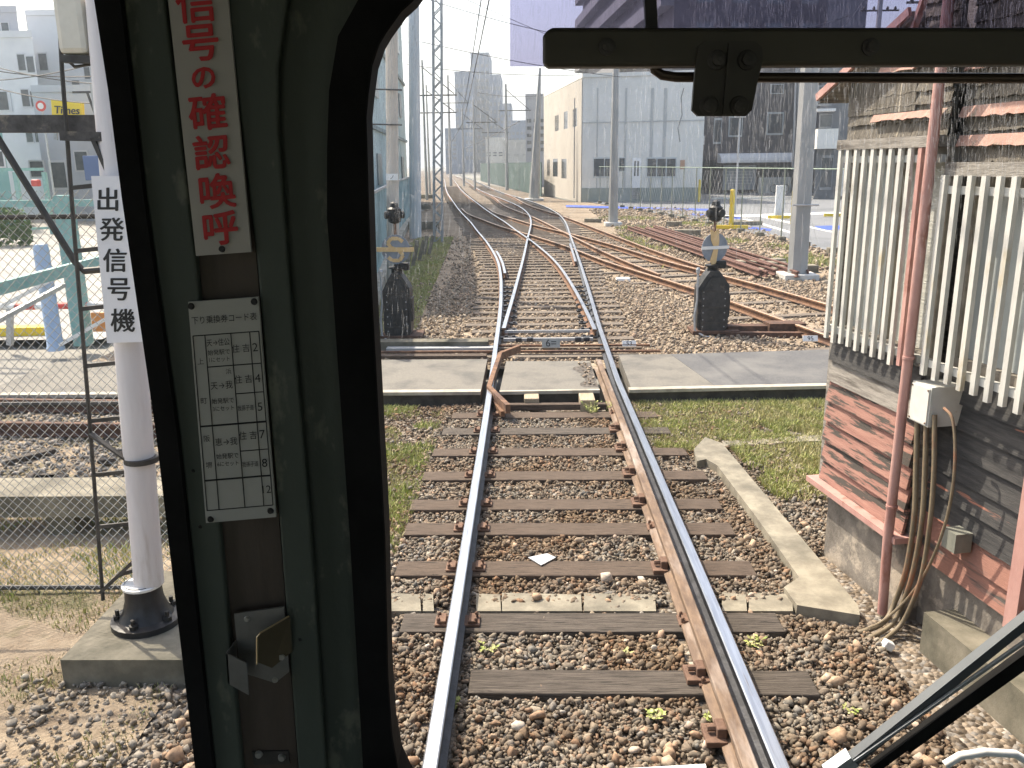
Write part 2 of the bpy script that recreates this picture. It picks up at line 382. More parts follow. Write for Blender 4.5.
wr = offset(cut(T1, 19.5, 26.5), -HG+.11); rail(wr, 'short check rail inside the left rail of the turnout', shine=True, group=None, name='check_rail')
wr = offset(cut(T2, 22, 29), HG-.11); rail(wr, 'short check rail inside the right rail of the turnout', shine=True, group=None, name='check_rail')
RR = [RUST, mat('worn_rusty_head', (.34,.22,.15), (.45,.33,.25), 4, .45, .6), GREASE]
rail(offset(T3, -HG), 'far rusty rail of the siding that crosses towards the shed', mats=RR, z=-.143)
rail(offset(T3, HG), 'near rusty rail of the siding that crosses towards the shed', mats=RR, z=-.143)
rail(offset(T4, HG), 'dark outer rail of the right-hand track curving in from afar', mats=RR, z=-.147)
rail(offset(cut(T4, 21, 200), -HG), 'inner rail of the right-hand track curving in from afar', mats=RR, z=-.147)

# ---- sleepers
def sleeper_geo(m, c, L, ang, w=.21, th=.15, top=-.14):
    rot = Matrix.Rotation(ang, 3, 'Z')
    m.box((c[0], c[1], top-th/2), (L, w, th), rot, None, .008)
NEAR_Y = [(4.01,-.33+.0,1.50,1),(4.62,-.78,1.50,1),(5.33,-.92,1.52,0),(5.98,-.95,1.53,0),(6.46,-.97,1.54,0),(7.12,-.95,1.56,0),(7.76,-.93,1.50,0),(8.42,-.90,1.45,1),(9.0,-.85,1.4,0)]
def plates(o, xs, y, top=-.14):
    for x in xs:
        m = MB(); m.box((x, y, top+.008), (.27, .12, .014), None, 0, .003)
        for dx in (-.09, .09):
            m.box((x+dx, y, top+.024), (.045, .10, .022), None, 0, .004)
            for dy in (-.035, .035): m.lathe((x+dx*1.25, y+dy, top+.014), [(.011,0),(.011,.03),(.006,.036)], 6)
        m.build('tie_plate', mat('plate_rust', (.12,.07,.05), (.19,.115,.08), 20, .85, 0, .4, 60), o)
for i, (y, xa, xb, dk) in enumerate(NEAR_Y):
    m = MB(); a = random.uniform(-.012, .004); sleeper_geo(m, ((xa+xb)/2, y), xb-xa, a, .22)
    # a long drying crack and chipped end modelled as narrow grooves left to bump
    s = thing(m, 'railway_sleeper', SLEEP2 if dk else SLEEP, '%s timber sleeper counting from the camera towards the footpath' % ordinal(i), 'sleeper', 'timber sleepers on the near track')
    plates(s, [q for q in (-.44, 1.02) if q > xa+.02], y)
ys = np.arange(12.0, 45, .62)
def xat(path, y):
    for i in range(len(path)-1):
        if (path[i].y-y)*(path[i+1].y-y) <= 0:
            t = (y-path[i].y)/((path[i+1].y-path[i].y) or 1); return path[i].x+(path[i+1].x-path[i].x)*t
    return path[-1].x
for i, y in enumerate(ys):
    x1 = xat(T1, y); x2 = xat(T2, max(y, 12.4)); m = MB()
    sleeper_geo(m, ((x1+x2)/2+random.uniform(-.06,.06), y), abs(x2-x1)+2.55+random.uniform(-.1,.1), random.uniform(-.01,.01), .22)
    s = thing(m, 'railway_sleeper', DUSTY, '%s long sleeper of the turnout counting away from the footpath' % ordinal(i), 'sleeper', 'timber sleepers under the turnout')
    if 1.2 < i < 12:
        for xx in (x1-HG, x2+HG):
            q = MB(); q.box((xx+(.13 if xx < 0 else -.13), y, -.125), (.34,.14,.026), None, 0, .004)
            for dx in (-.12, .0, .12): q.box((xx+(.13 if xx < 0 else -.13)+dx, y, -.105), (.05,.06,.03), None, 0, .004)
            q.build('slide_plate', GREASE, s)
arc = 0; j = 0; last = None; cnt = 0
T3f = T3[::-1]
for a, b in zip(T3f[:-1], T3f[1:]):
    arc += (b-a).length
    if arc > .62*j and a.y < 31 and a.y > 9:
        while arc > .62*j: j += 1
        t = (b-a).normalized(); m = MB(); ang = math.atan2(t.y, t.x)-math.pi/2
        if a.y < 22 or True:
            sleeper_geo(m, (a.x+(.25 if a.y > 17 else 0), a.y), 2.5 + (.7 if a.y > 18 else 0), ang+random.uniform(-.02,.02), .21, .15, -.146)
            thing(m, 'railway_sleeper', DUSTY, '%s sleeper under the rusty siding counting away from the shed' % ordinal(cnt), 'sleeper', 'timber sleepers under the siding'); cnt += 1
y = 31.5; cnt = 0
fm = MB()
for path, y0, y1 in ((T1, 45.5, 110), (T2, 45.5, 110), (T4, 21, 90)):
    yy = y0
    while yy < y1:
        sleeper_geo(fm, (xat(path, yy), yy), 2.3, .12, .22, .12, -.15); yy += 1.1
tag(fm.build('distant_sleepers', DUSTY), 'mass of far sleepers beneath the tracks beyond the turnout', 'sleepers', None, 'stuff')

# ---- points equipment
pm = empty('point_rodding', (.3, 12.25, -.17), 'steel stretcher bars and rods crossing under the point blades', 'point rodding')
q = MB(); q.bar((-2.3,12.12,-.1),(1.9,12.05,-.1),.05,.03); q.bar((-1.0,12.45,-.09),(1.8,12.42,-.09),.05,.03); q.build('pull_rod', RUST, pm)
q = MB(); q.bar((-.38,12.75,-.06),(.98,12.75,-.06),.045,.045); q.bar((-.38,13.4,-.06),(.98,13.4,-.06),.04,.04); q.build('stretcher_bar', GREYM, pm)
q = MB()
for x in (-.15, .02, .75, .88): q.box((x, 12.72, -.05), (.09,.12,.06), None, 0, .01)
q.build('clamp', GREASE, pm)
q = MB(); q.bar((-2.1,12.32,-.1),(-.5,12.32,-.1),.16,.05); q.build('rod_cover', mat('pale_steel', (.30,.32,.33), (.40,.41,.42), 8, .6, .3), pm)
def plate_sign(px, py, wpx, hpx, txt, back, ink, label):
    p = G(px, py+hpx/2, -.11); sc = (P(px+1, py, p.y)-P(px, py, p.y)).length
    t = empty('number_plate', p, label, 'number plate')
    q = MB(); q.box(p+Vector((0,0,hpx*sc/2)), (wpx*sc, .02, hpx*sc), Matrix.Rotation(R(-25), 3, 'X'), 0, .003); q.build('plate', back, t)
    rot = Matrix.Rotation(R(-25), 3, 'X')
    q = MB(); q.text(txt, p+Vector((0,0,hpx*sc/2)) + rot @ Vector((0,-.0125,0)), (1,0,0), rot @ Vector((0,0,1)), hpx*sc*1.05); q.build('lettering', ink, t)
plate_sign(551, 343, 18, 10, '6=', mat('grey_plate', (.26,.27,.25), (.32,.32,.30), 9, .6), BLACKM, 'grey plate marked 6 between the point blades')
plate_sign(629, 343.5, 14, 6, '53', WHITEP, BLACKM, 'small white plate on sleeper end right of the points')
plate_sign(810, 338.5, 15, 6, '95', WHITEP, BLACKM, 'small white plate by the siding near the shed')
# flangeway steel strip bent on the crossing
fl = MB(); path = [G(x, y, -.02) for x, y in ((519,348.5),(500,356),(489,390),(508,409))]
for a, b in zip(path[:-1], path[1:]): fl.bar(a, b, .055, .10)
fl.bar(G(490,397,-.09), G(503,414,-.09), .05, .06)
thing(fl, 'flangeway_strip', RUST, 'bent rusty steel strip beside left rail on the footpath slab', 'steel strip')
for (x, y, l) in ((.03, 9.42, 'weathered square timber block against the slab, left one'), (.66, 9.34, 'pale square timber block against the slab beside the weed')):
    q = MB(); q.box((x, y+.05, -.11), (.17, .36, .15), None, 0, .01)
    thing(q, 'timber_block', mat('pale_timber', (.32,.26,.18), (.42,.35,.25), 6, .85, 0, .5, 30, stretch=(6,1,6)), l, 'timber block')
q = MB()
for yy in (9.26, 9.14): q.box((.31, yy, -.12-(9.26-yy)), (1.12, .09, .07), None, 0, .01)
thing(q, 'timber_batten', SLEEP, 'pair of thin brown battens lying below the slab edge', 'batten')
q = MB(); q.prism([G(x, y, -.135) for x, y in ((528,558),(547,554),(556,558),(541,566))], (0,0,.006))
thing(q, 'metal_scrap', GREYM, 'flat grey metal scrap lying on the third sleeper', 'metal scrap')
q = MB(); q.b2((.78,4.6,-.1), (.74,4.9,-.085)); 
# guard rail chairs
for i, y in enumerate((3.55, 4.05, 5.3, 6.45, 7.12, 7.8, 8.4)):
    q = MB(); x = .32+HG-.135
    q.box((x-.075, y, -.125), (.10,.15,.03), None, 0, .004); q.box((x-.045, y, -.09), (.05,.09,.06), None, 0, .008)
    q.tube([(x-.11,y,-.085),(x+.0,y,-.085)], .016, 6)
    thing(q, 'rail_chair', MATS['plate_rust'], '%s rusty chair bracket bolted to the guard rail, counting from camera' % ordinal(i), 'rail chair', 'rusty chairs along the guard rail')

# ================================================================ STONES (stuff)
def ico(sub):
    bm = bmesh.new(); bmesh.ops.create_icosphere(bm, subdivisions=sub, radius=1)
    v = np.array([q.co[:] for q in bm.verts]); f = np.array([[q.index for q in fc.verts] for fc in bm.faces]); bm.free(); return v, f
def inpoly(pts, poly):
    x, y = pts[:, 0], pts[:, 1]; ins = np.zeros(len(pts), bool); n = len(poly)
    for i in range(n):
        x1, y1 = poly[i]; x2, y2 = poly[(i+1) % n]
        c = ((y1 > y) != (y2 > y)) & (x < (x2-x1)*(y-y1)/((y2-y1) or 1e-9)+x1); ins ^= c
    return ins
KERB_POLY = [tuple(G(x, y, -.08)[:2]) for x, y in kp]
def stones(name, pts, size, sub, z, label, m, flat=.75, zj=.012):
    """crushed stones: convex hulls of a few random points, one of K shapes each"""
    n = len(pts); K = 16 if sub > 1 else 10; npt = 15 if sub > 1 else 9
    kk = rng.integers(0, K, n); allV = []; allF = []; base = 0
    for k in range(K):
        idx = np.where(kk == k)[0]
        if len(idx) == 0: continue
        q = rng.normal(size=(npt, 3)); q /= np.linalg.norm(q, axis=1)[:, None]; q *= rng.uniform(.8, 1.05, size=(npt, 1)); q *= rng.uniform(.65, 1.3, size=3)*np.array([1, 1, flat])
        bm = bmesh.new(); vs = [bm.verts.new(v) for v in q]; h = bmesh.ops.convex_hull(bm, input=vs)
        bmesh.ops.delete(bm, geom=[g for g in h['geom_interior'] if isinstance(g, bmesh.types.BMVert)], context='VERTS')
        bm.verts.index_update(); bv = np.array([v.co[:] for v in bm.verts]); bf = np.array([[v.index for v in f.verts] for f in bm.faces if len(f.verts) == 3]); bm.free()
        c_ = len(idx); ax = rng.normal(size=(c_, 3)); ax[:, 2] *= 2; ax /= np.linalg.norm(ax, axis=1)[:, None]; an = rng.uniform(0, 6.28, c_)
        c, s_ = np.cos(an), np.sin(an); x, y_, z_ = ax.T; C1 = 1-c
        Rm = np.stack([np.stack([c+x*x*C1, x*y_*C1-z_*s_, x*z_*C1+y_*s_], -1), np.stack([y_*x*C1+z_*s_, c+y_*y_*C1, y_*z_*C1-x*s_], -1), np.stack([z_*x*C1-y_*s_, z_*y_*C1+x*s_, c+z_*z_*C1], -1)], 1)
        sz = np.clip(size*np.exp(rng.normal(0, .38, c_)), size*.4, size*2.2)
        V = np.einsum('nij,kj->nki', Rm, bv)*sz[:, None, None]
        V[:, :, 0] += pts[idx, 0, None]; V[:, :, 1] += pts[idx, 1, None]; V[:, :, 2] += (z+rng.uniform(-zj, zj, c_)+sz*.25)[:, None]
        nv = len(bv); allV.append(V.reshape(-1, 3)); allF.append((bf[None]+(np.arange(c_)*nv)[:, None, None]).reshape(-1, 3)+base); base += c_*nv
    V = np.concatenate(allV); Fc = np.concatenate(allF)
    me = bpy.data.meshes.new(name); me.vertices.add(len(V)); me.vertices.foreach_set('co', V.astype(np.float32).ravel())
    me.loops.add(len(Fc)*3); me.loops.foreach_set('vertex_index', Fc.astype(np.int32).ravel())
    me.polygons.add(len(Fc)); me.polygons.foreach_set('loop_start', np.arange(0, len(Fc)*3, 3, dtype=np.int32))
    me.update(calc_edges=True); me.materials.append(m)
    o = bpy.data.objects.new(name, me); COL.objects.link(o)
    return tag(o, label, 'ballast', None, 'stuff')
def scatter(x0, x1, y0, y1, dens):
    n = int((x1-x0)*(y1-y0)*dens); return np.c_[rng.uniform(x0, x1, n), rng.uniform(y0, y1, n)]
ST1 = island_mat('ballast_stone', [(.12,.10,.08),(.19,.155,.12),(.15,.13,.105),(.24,.19,.14),(.17,.15,.125),(.26,.175,.12),(.20,.17,.135),(.32,.285,.23),(.16,.135,.105),(.18,.17,.15),(.24,.225,.205)], .85, True)
ST2 = island_mat('pale_brown_stone', [(.19,.145,.11),(.28,.22,.16),(.23,.185,.14),(.35,.28,.205),(.25,.195,.15),(.42,.36,.28),(.26,.185,.135)])
p = scatter(-1.75, 2.5, 2.7, 9.5, 3600)
keep = np.ones(len(p), bool)
for (y, xa, xb, _) in NEAR_Y: keep &= ~((abs(p[:, 1]-y) < .115) & (p[:, 0] > xa-.01) & (p[:, 0] < xb+.01) & (rng.random(len(p)) > .012))
keep &= ~((abs(p[:, 0]+.445) < .075)) & ~((p[:, 0] > .86) & (p[:, 0] < 1.16))
keep &= ~inpoly(p, KERB_POLY)
keep &= ~((p[:, 1] > 4.74) & (p[:, 1] < 4.88) & (p[:, 0] > -1.1) & (p[:, 0] < 1.85) & (rng.random(len(p)) > .04))
weedy = (p[:, 0] > 1.25) & (p[:, 1] > 7.0+ (p[:, 0]-1.2)*-.6) | ((p[:, 0] < -1.0) & (p[:, 1] > 6.2))
keep &= ~(weedy & (rng.random(len(p)) > .22))
keep &= ~((p[:, 0] > 2.0) & (p[:, 1] < 5.6)) & ~((p[:, 0] > .0) & (p[:, 0] < .9) & (p[:, 1] > 9.1))
p = p[keep]
nearp = p[p[:, 1] < 6.2]; farp = p[p[:, 1] >= 6.2]
stones('ballast_stones', nearp, .0152, 2, -.172, 'grey and brown crushed stones between the nearest sleepers', ST1)
stones('ballast_stones', farp, .0152, 1, -.172, 'brown crushed stones between sleepers before the footpath', ST1)
big = nearp[rng.random(len(nearp)) < .008]
stones('ballast_stones', big, .026, 2, -.155, 'scattered larger tan stones on top of the near ballast', island_mat('tan_stone', [(.30,.19,.12),(.42,.33,.24),(.36,.23,.15),(.5,.46,.4)]))
# beyond the footpath
p = scatter(-3.0, 7.5, 11.55, 20, 420); q2 = scatter(-3.4, 7, 20, 34, 150); p = np.r_[p, q2]
k = np.ones(len(p), bool)
x1s = np.interp(p[:, 1], [a.y for a in T1], [a.x for a in T1]); x2s = np.interp(p[:, 1], [a.y for a in T2], [a.x for a in T2])
T3s = T3[::-1]; x3s = np.interp(p[:, 1], [a.y for a in T3s], [a.x for a in T3s])
ony = (np.abs((p[:, 1]-12.0+.31) % .62-.31) < .12)
on12 = (p[:, 0] > np.minimum(x1s, x2s)-1.35) & (p[:, 0] < np.maximum(x1s, x2s)+1.35)
k &= ~(on12 & ony)
for xs in (x1s-HG, x1s+HG, x2s-HG, x2s+HG, x3s-HG, x3s+HG): k &= np.abs(p[:, 0]-xs) > .07
k &= ~((np.abs(p[:, 0]-x3s) < 1.3) & (rng.random(len(p)) > .30))
k &= ~((p[:, 0] < -1.9) & (rng.random(len(p)) > .25))
k &= ~(on12 & (rng.random(len(p)) > .75))
p = p[k]; stones('ballast_stones', p, .027, 1, -.176, 'pale brown stones around the turnout beyond the footpath', ST2)
p = scatter(3.6, 9.3, 18, 52, 34); stones('ballast_stones', p[(p[:, 0]+.12*(p[:, 1]-18)) > 5.4], .055, 1, -.176, 'brown rubble on the strip between the siding and the car park fence', ST2)
# left of the mast
p = scatter(-3.4, -1.6, 2.9, 4.1, 900); p = p[(p[:, 0]+.35*(p[:, 1]-3.4)) > -2.55]
stones('ballast_stones', p, .014, 2, -.17, 'grey stones lying before the concrete footing of the signal mast', island_mat('grey_stone', [(.16,.145,.125),(.27,.24,.20),(.22,.18,.14),(.33,.30,.25)]))
pc = np.c_[rng.uniform(.66,.81,90), rng.uniform(9.8,10.95,90)]; stones('ballast_stones', pc, .016, 1, -.02, 'loose pale stones in the broken patch of the footpath slab', ST2)
p = scatter(-7.4, -2.9, 6.4, 9.5, 420)
stones('ballast_stones', p, .021, 1, -.17, 'grey stones on the ground behind the chain-link fence', island_mat('grey_stone_far', [(.13,.12,.11),(.25,.23,.2),(.19,.165,.14),(.34,.31,.28)]))

# ---- grass (stuff)
def blades(name, pts, h, wd, m, label, z=GZ):
    n = len(pts); hh = h*rng.uniform(.4, 1.4, n); a = rng.uniform(0, 6.28, n); lean = rng.uniform(.1, .9, n)*hh; b_ = rng.uniform(0, 6.28, n)
    ww = wd*rng.uniform(.6, 1.4, n)
    b0 = np.c_[pts[:, 0]-np.cos(a)*ww, pts[:, 1]-np.sin(a)*ww, np.full(n, z)]; b1 = np.c_[pts[:, 0]+np.cos(a)*ww, pts[:, 1]+np.sin(a)*ww, np.full(n, z)]
    m0 = np.c_[pts[:, 0]+np.cos(b_)*lean*.4-np.cos(a)*ww*.8, pts[:, 1]+np.sin(b_)*lean*.4-np.sin(a)*ww*.8, z+hh*.6]
    m1 = np.c_[pts[:, 0]+np.cos(b_)*lean*.4+np.cos(a)*ww*.8, pts[:, 1]+np.sin(b_)*lean*.4+np.sin(a)*ww*.8, z+hh*.6]
    t = np.c_[pts[:, 0]+np.cos(b_)*lean, pts[:, 1]+np.sin(b_)*lean, z+hh]
    V = np.stack([b0, b1, m0, m1, t], 1).reshape(-1, 3); B = (np.arange(n)*5)[:, None]
    Fc = np.concatenate([B+np.array([[0,1,3]]), B+np.array([[0,3,2]]), B+np.array([[2,3,4]])], 0)
    me = bpy.data.meshes.new(name); me.vertices.add(len(V)); me.vertices.foreach_set('co', V.astype(np.float32).ravel())
    me.loops.add(len(Fc)*3); me.loops.foreach_set('vertex_index', Fc.astype(np.int32).ravel())
    me.polygons.add(len(Fc)); me.polygons.foreach_set('loop_start', np.arange(0, len(Fc)*3, 3, dtype=np.int32))
    me.update(calc_edges=True); me.materials.append(m); o = bpy.data.objects.new(name, me); COL.objects.link(o)
    return tag(o, label, 'grass', None, 'stuff')
GREEN = island_mat('green_blades', [(.20,.27,.07),(.32,.37,.11),(.42,.42,.17),(.25,.31,.08),(.48,.45,.25),(.38,.38,.16)], .7)
DRY = island_mat('dry_blades', [(.46,.41,.22),(.40,.38,.17),(.54,.48,.30),(.30,.34,.11),(.42,.38,.19)], .8)
def clump(p, f, th, seed):
    v = np.array([noise.noise(Vector((a*f, b*f, seed))) for a, b in p]); return p[v > th]
WZ = [tuple(G(x, y, GZ)[:2]) for x, y in ((622,400),(690,392),(860,388),(870,510),(800,515),(765,490),(722,440),(705,455),(655,452),(632,425))]
p = scatter(.9, 4.0, 6.6, 9.6, 7500); p = p[inpoly(p, WZ)]
blades('weedy_grass', clump(p, 2.2, -.45, 1), .05, .004, DRY, 'dry yellow grass between the footpath and the kerb at right')
blades('weedy_grass', clump(p, 2.6, .12, 5), .055, .0045, GREEN, 'green weeds among dry grass below the footpath kerb')
p = scatter(1.2, 4.0, 9.2, 9.75, 900); blades('weedy_grass', p[p[:, 1] > 9.25+.055*(p[:, 0]-1.2)], .06, .004, GREEN, 'strip of upright weeds against the white kerb of the footpath')
p = scatter(-2.4, -.95, 5.6, 9.45, 6000); blades('weedy_grass', clump(p, 1.6, .08, 9), .055, .0045, GREEN, 'green weeds left of the track before the footpath')
blades('weedy_grass', clump(p, 2.1, -.15, 19), .035, .004, DRY, 'dry grass left of the track before the footpath')
p = scatter(-4.2, -1.6, 11.5, 33, 900); p = p[(p[:, 0] < -1.75-.05*(p[:, 1]-11))]
blades('verge_grass', clump(p, .8, -.05, 3), .06, .008, GREEN, 'green grass on the verge below the teal fence')
blades('verge_grass', clump(p, .9, -.3, 13), .06, .009, DRY, 'dry grass on the verge below the teal fence')
p = scatter(-5, -1.95, 2.9, 6.3, 2200); blades('verge_grass', clump(p, 1.4, -.05, 31), .04, .0035, DRY, 'dry straw grass on the earth by the signal mast')
p = scatter(-5.5, -2.2, 4.9, 6.6, 1800); blades('verge_grass', clump(p, 1.8, .05, 41), .06, .004, GREEN, 'green grass at the foot of the chain-link fence')
p = scatter(3.5, 8.5, 22, 44, 150); blades('verge_grass', clump(p, .45, .22, 4), .12, .014, GREEN, 'green grass tufts between the siding and the car park fence')
# individual weeds
def weed(px, py, h, n, label, z=GZ):
    c = G(px, py, z); m = MB()
    for i in range(n):
        a = random.uniform(0, 6.28); l = h*random.uniform(.4, 1); tip = c+Vector((math.cos(a)*l*.7, math.sin(a)*l*.7, l))
        m.bar(c, tip, .003, .003)
        for k in range(6):
            t = random.uniform(.3, 1); q = c.lerp(tip, t); b = random.uniform(0, 6.28); s = .018*random.uniform(.6, 1.3)
            u = Vector((math.cos(b), math.sin(b), random.uniform(-.1,.6)))*s*1.5; v = Vector((-math.sin(b), math.cos(b), 0))*s*.5
            m.add([q, q+u*.5+v, q+u, q+u*.5-v], [(0,1,2,3)])
    thing(m, 'weed_plant', GREEN, label, 'weed', 'small weeds growing in the ballast')
weed(592, 416, .16, 26, 'leafy weed beside the pale timber block at the slab edge')
weed(607, 412, .13, 18, 'leafy weed touching the guard rail at the slab edge')
weed(489, 655, .07, 12, 'small weed near left rail beyond the nearest sleeper')
weed(654, 722, .07, 16, 'small weed before the nearest sleeper at middle of track')
weed(712, 722, .06, 14, 'small weed close to the rusty guard rail')
weed(625, 657, .04, 9, 'tiny weed between the two nearest sleepers')
weed(755, 650, .08, 14, 'small weed just right of the right running rail')
weed(454, 708, .05, 12, 'small bright weed tight against the left running rail')
weed(850, 715, .04, 9, 'tiny weed in the ballast before the concrete step')

# ================================================================ SHED at right
S0 = Vector((2.07, 5.63, 0)); WD = Vector((.17, -.985, 0)).normalized(); WN = Vector((WD.y, -WD.x, 0))   # along the wall towards us; outward to the track
def W(s, z, d=0.0): return S0 + WD*s + WN*d + Vector((0, 0, z))
def wbox(m, s0, s1, z0, z1, d0, d1, k=None):
    vs = [W(s, z, d) for z in (z0, z1) for s, d in ((s0,d0),(s1,d0),(s1,d1),(s0,d1))]
    fs = [(3,2,1,0),(4,5,6,7),(0,1,5,4),(1,2,6,5),(2,3,7,6),(3,0,4,7)]
    return m.add(vs, fs, k)
shed = empty('trackside_shed', W(0, GZ), 'weathered wooden shed with peeling pink boards and pale slatted windows', 'shed')
PINKW = mat('peeling_pink_boards', (.27,.135,.11), (.35,.19,.15), 6, .85, 0, .7, 30, stretch=(.6,.6,6), c3=(.07,.06,.052), scale3=3.2, lo3=.50, hi3=.55, dist=.006)
GREYW = mat('bare_grey_boards', (.20,.185,.165), (.30,.28,.25), 9, .9, 0, .8, 35, stretch=(.6,.6,6), c3=(.09,.08,.07), scale3=3, lo3=.5, hi3=.65, dist=.006)
DARKW = mat('blackened_boards', (.035,.035,.036), (.07,.068,.066), 7, .8, 0, .6, 30, stretch=(.6,.6,6), c3=(.38,.16,.11), scale3=1.2, lo3=.60, hi3=.63, dist=.006)
DARKW2 = mat('dark_boards_with_pink_remains', (.06,.055,.05), (.12,.11,.10), 7, .85, 0, .6, 30, stretch=(.6,.6,6), c3=(.30,.15,.115), scale3=1.3, lo3=.44, hi3=.50, dist=.006)
PINKP = mat('faded_pink_pipe_paint', (.40,.215,.19), (.47,.28,.245), 6, .6, 0, .25, 40, c3=(.30,.14,.11), scale3=5, lo3=.56, hi3=.66, stretch=(1,1,.5))
SLAT = mat('chalky_slat_paint', (.47,.47,.44), (.56,.56,.52), 7, .7, 0, .2, 50, c3=(.42,.36,.24), scale3=5, lo3=.58, hi3=.72, stretch=(1,1,.4))
q = MB(); wbox(q, .02, .94, GZ-.1, .33, -2.2, -.02); wbox(q, .94, 3.9, GZ-.1, .22, -2.2, -.13); q.build('plinth', mat('mottled_render', (.13,.115,.10), (.24,.215,.185), 5, .92, 0, .7, 40, c3=(.38,.33,.27), scale3=3.2, lo3=.56, hi3=.63, dist=.008), shed)
q = MB(); wbox(q, -.1, .62, .22, 2.93, -2.2, -.21); wbox(q, .62, 3.9, .22, 3.75, -2.2, -.21); wbox(q, -.0, .93, .32, 1.4, -.22, -.03); q.build('wall', GREYW, shed)
# clapboards: each course tilts out at its lower edge
def clap(m, s0, s1, z0, z1, d, lap=.026, th=.018):
    vs = [W(s0,z0,d+lap),W(s1,z0,d+lap),W(s1,z1,d),W(s0,z1,d),W(s0,z0,d+lap-th),W(s1,z0,d+lap-th),W(s1,z1,d-th),W(s0,z1,d-th)]
    m.add(vs, [(0,1,2,3),(5,4,7,6),(4,5,1,0),(3,2,6,7),(0,3,7,4),(1,5,6,2)])
pk = MB(); gy = MB(); dk = MB(); dp = MB()
zz = .375; i = 0
while zz < 1.33:
    clap((gy if i in (5,) else pk) if i != 6 else dk, -.06+random.uniform(-.006,.006), .92, zz, zz+.155, -.005); zz += .142; i += 1
zz = .24; i = 0
while zz < 1.33:
    clap((dp if i < 2 else dk), .93, 3.9, zz, zz+.155, -.125); zz += .142; i += 1
pk.build('pink_cladding', PINKW, shed); gy.build('bare_cladding', GREYW, shed); dk.build('black_cladding', DARKW, shed); dp.build('mixed_cladding', DARKW2, shed)
q = MB(); wbox(q, -.12, .96, .335, .372, -.06, .085); q.build('ledge', PINKP, shed)
q = MB(); wbox(q, -.10, -.06, .3, 2.92, -2.19, -.0); q.build('end_wall', GREYW, shed)
# upper cladding above slats: rows with uneven lower edges
def ragged(m, s0, s1, z0, z1, d, amp, step=.035):
    n = int((s1-s0)/step); top = [W(s0+(s1-s0)*i/n, z1, d) for i in range(n+1)]
    bot = [W(s0+(s1-s0)*i/n, z0+random.uniform(-amp, amp), d+.02) for i in range(n+1)]
    for i in range(n): m.add([bot[i], bot[i+1], top[i+1], top[i]], [(0,1,2,3)]); 
    for i in range(n): m.add([bot[i]-WN*.02, bot[i+1]-WN*.02, bot[i+1], bot[i]], [(0,1,2,3)])
    m.add([W(s0,z0,d-.02),W(s1,z0,d-.02),W(s1,z1,d-.02),W(s0,z1,d-.02)], [(3,2,1,0)])
BARK = mat('old_shingle_boards', (.085,.076,.063), (.21,.19,.16), 11, .95, 0, .9, 30, stretch=(9,9,.8), c3=(.42,.37,.29), scale3=3, lo3=.58, hi3=.66, dist=.012)
a = MB(); b = MB()
z = 2.66
while z < 3.6:
    hh = random.uniform(.055,.095); s0_ = -.05 if z < 2.95 else .05+(z-2.95)*1.9 if z < 3.24 else .62
    ragged(a, s0_, .95, z, z+hh+.012, .012, .006, .022); z += hh
z = 2.52
while z < 3.68:
    hh = random.uniform(.055,.095); ragged(a, .95, 3.9, z, z+hh+.012, -.066, .006, .022); z += hh
a.build('shingle_cladding', BARK, shed)
for s0, s1, z0, z1, d in ((.25,.95,2.755,2.795,.045),(.95,3.9,2.745,2.80,-.035),(.95,3.9,2.60,2.655,-.035),(.28,.95,3.02,3.06,.045),(.95,3.9,2.98,3.03,-.035)):
    ragged(b, s0, s1, z0, z1, d-.006, .006, .04)
b.build('pink_trim', mat('cracked_pink_trim', (.36,.21,.17), (.43,.27,.22), 5, .85, 0, .5, 40, c3=(.25,.20,.16), scale3=7, lo3=.58, hi3=.62), shed)
q = MB(); wbox(q, -.09, .93, 2.60, 2.66, -.2, .07); wbox(q, .96, 3.9, 2.45, 2.52, -.25, .03); q.build('head_rail', GREYW, shed)
# windows behind slats
PANEL = mat('pale_corrugated_blind', (.46,.46,.41), (.55,.55,.50), 4, .7, 0, .7, 16, stretch=(.4,.4,8), dist=.01)
PANEG = mat('milky_pane', (.36,.40,.40), (.48,.51,.50), 1.2, .15, 0, spec=.7)
for s0, s1, z0, z1, d in ((-.05,.93,1.42,2.60,-.06),(.97,3.9,1.42,2.45,-.16)):
    fr = MB(); wbox(fr, s0, s1, z0, z0+.05, d-.04, d+.04); wbox(fr, s0, s1, z1-.06, z1, d-.04, d+.04)
    n = 2 if s1 < 1 else 4
    for i in range(n+1):
        s = s0+(s1-s0-.05)*i/n; wbox(fr, s, s+.05, z0+.05, z1-.06, d-.04, d+.03)
    f = fr.build('window_frame', mat('dark_old_frame', (.20,.18,.15), (.33,.30,.25), 8, .8), shed)
    for i in range(n):
        g = MB(); w0 = s0+(s1-s0-.05)*i/n+.05; w1 = s0+(s1-s0-.05)*(i+1)/n; wbox(g, w0, w1, z0+.05, z1-.06, d-.03, d-.02)
        g.build('pane', PANEG if (i % 2 == 0) else PANEL, f)
# slats
n = 12
for i in range(11):
    s = -.07+i*.093; q = MB(); wbox(q, s, s+.032, 1.375+random.uniform(-.012,.006), 2.60, .045, .067); q.build('slat', SLAT if i not in (9,) else PINKP, shed)
for i in range(28):
    s = .985+i*.104; q = MB(); wbox(q, s, s+.034, 1.375+random.uniform(-.012,.006), 2.455, .04, .064); q.build('slat', SLAT, shed)
q = MB()
for z in (1.425, 2.52): wbox(q, -.09, .93, z, z+.04, .006, .044)
for z in (1.425, 2.36): wbox(q, .965, 3.9, z, z+.04, .003, .039)
q.build('slat_rail', SLAT, shed)
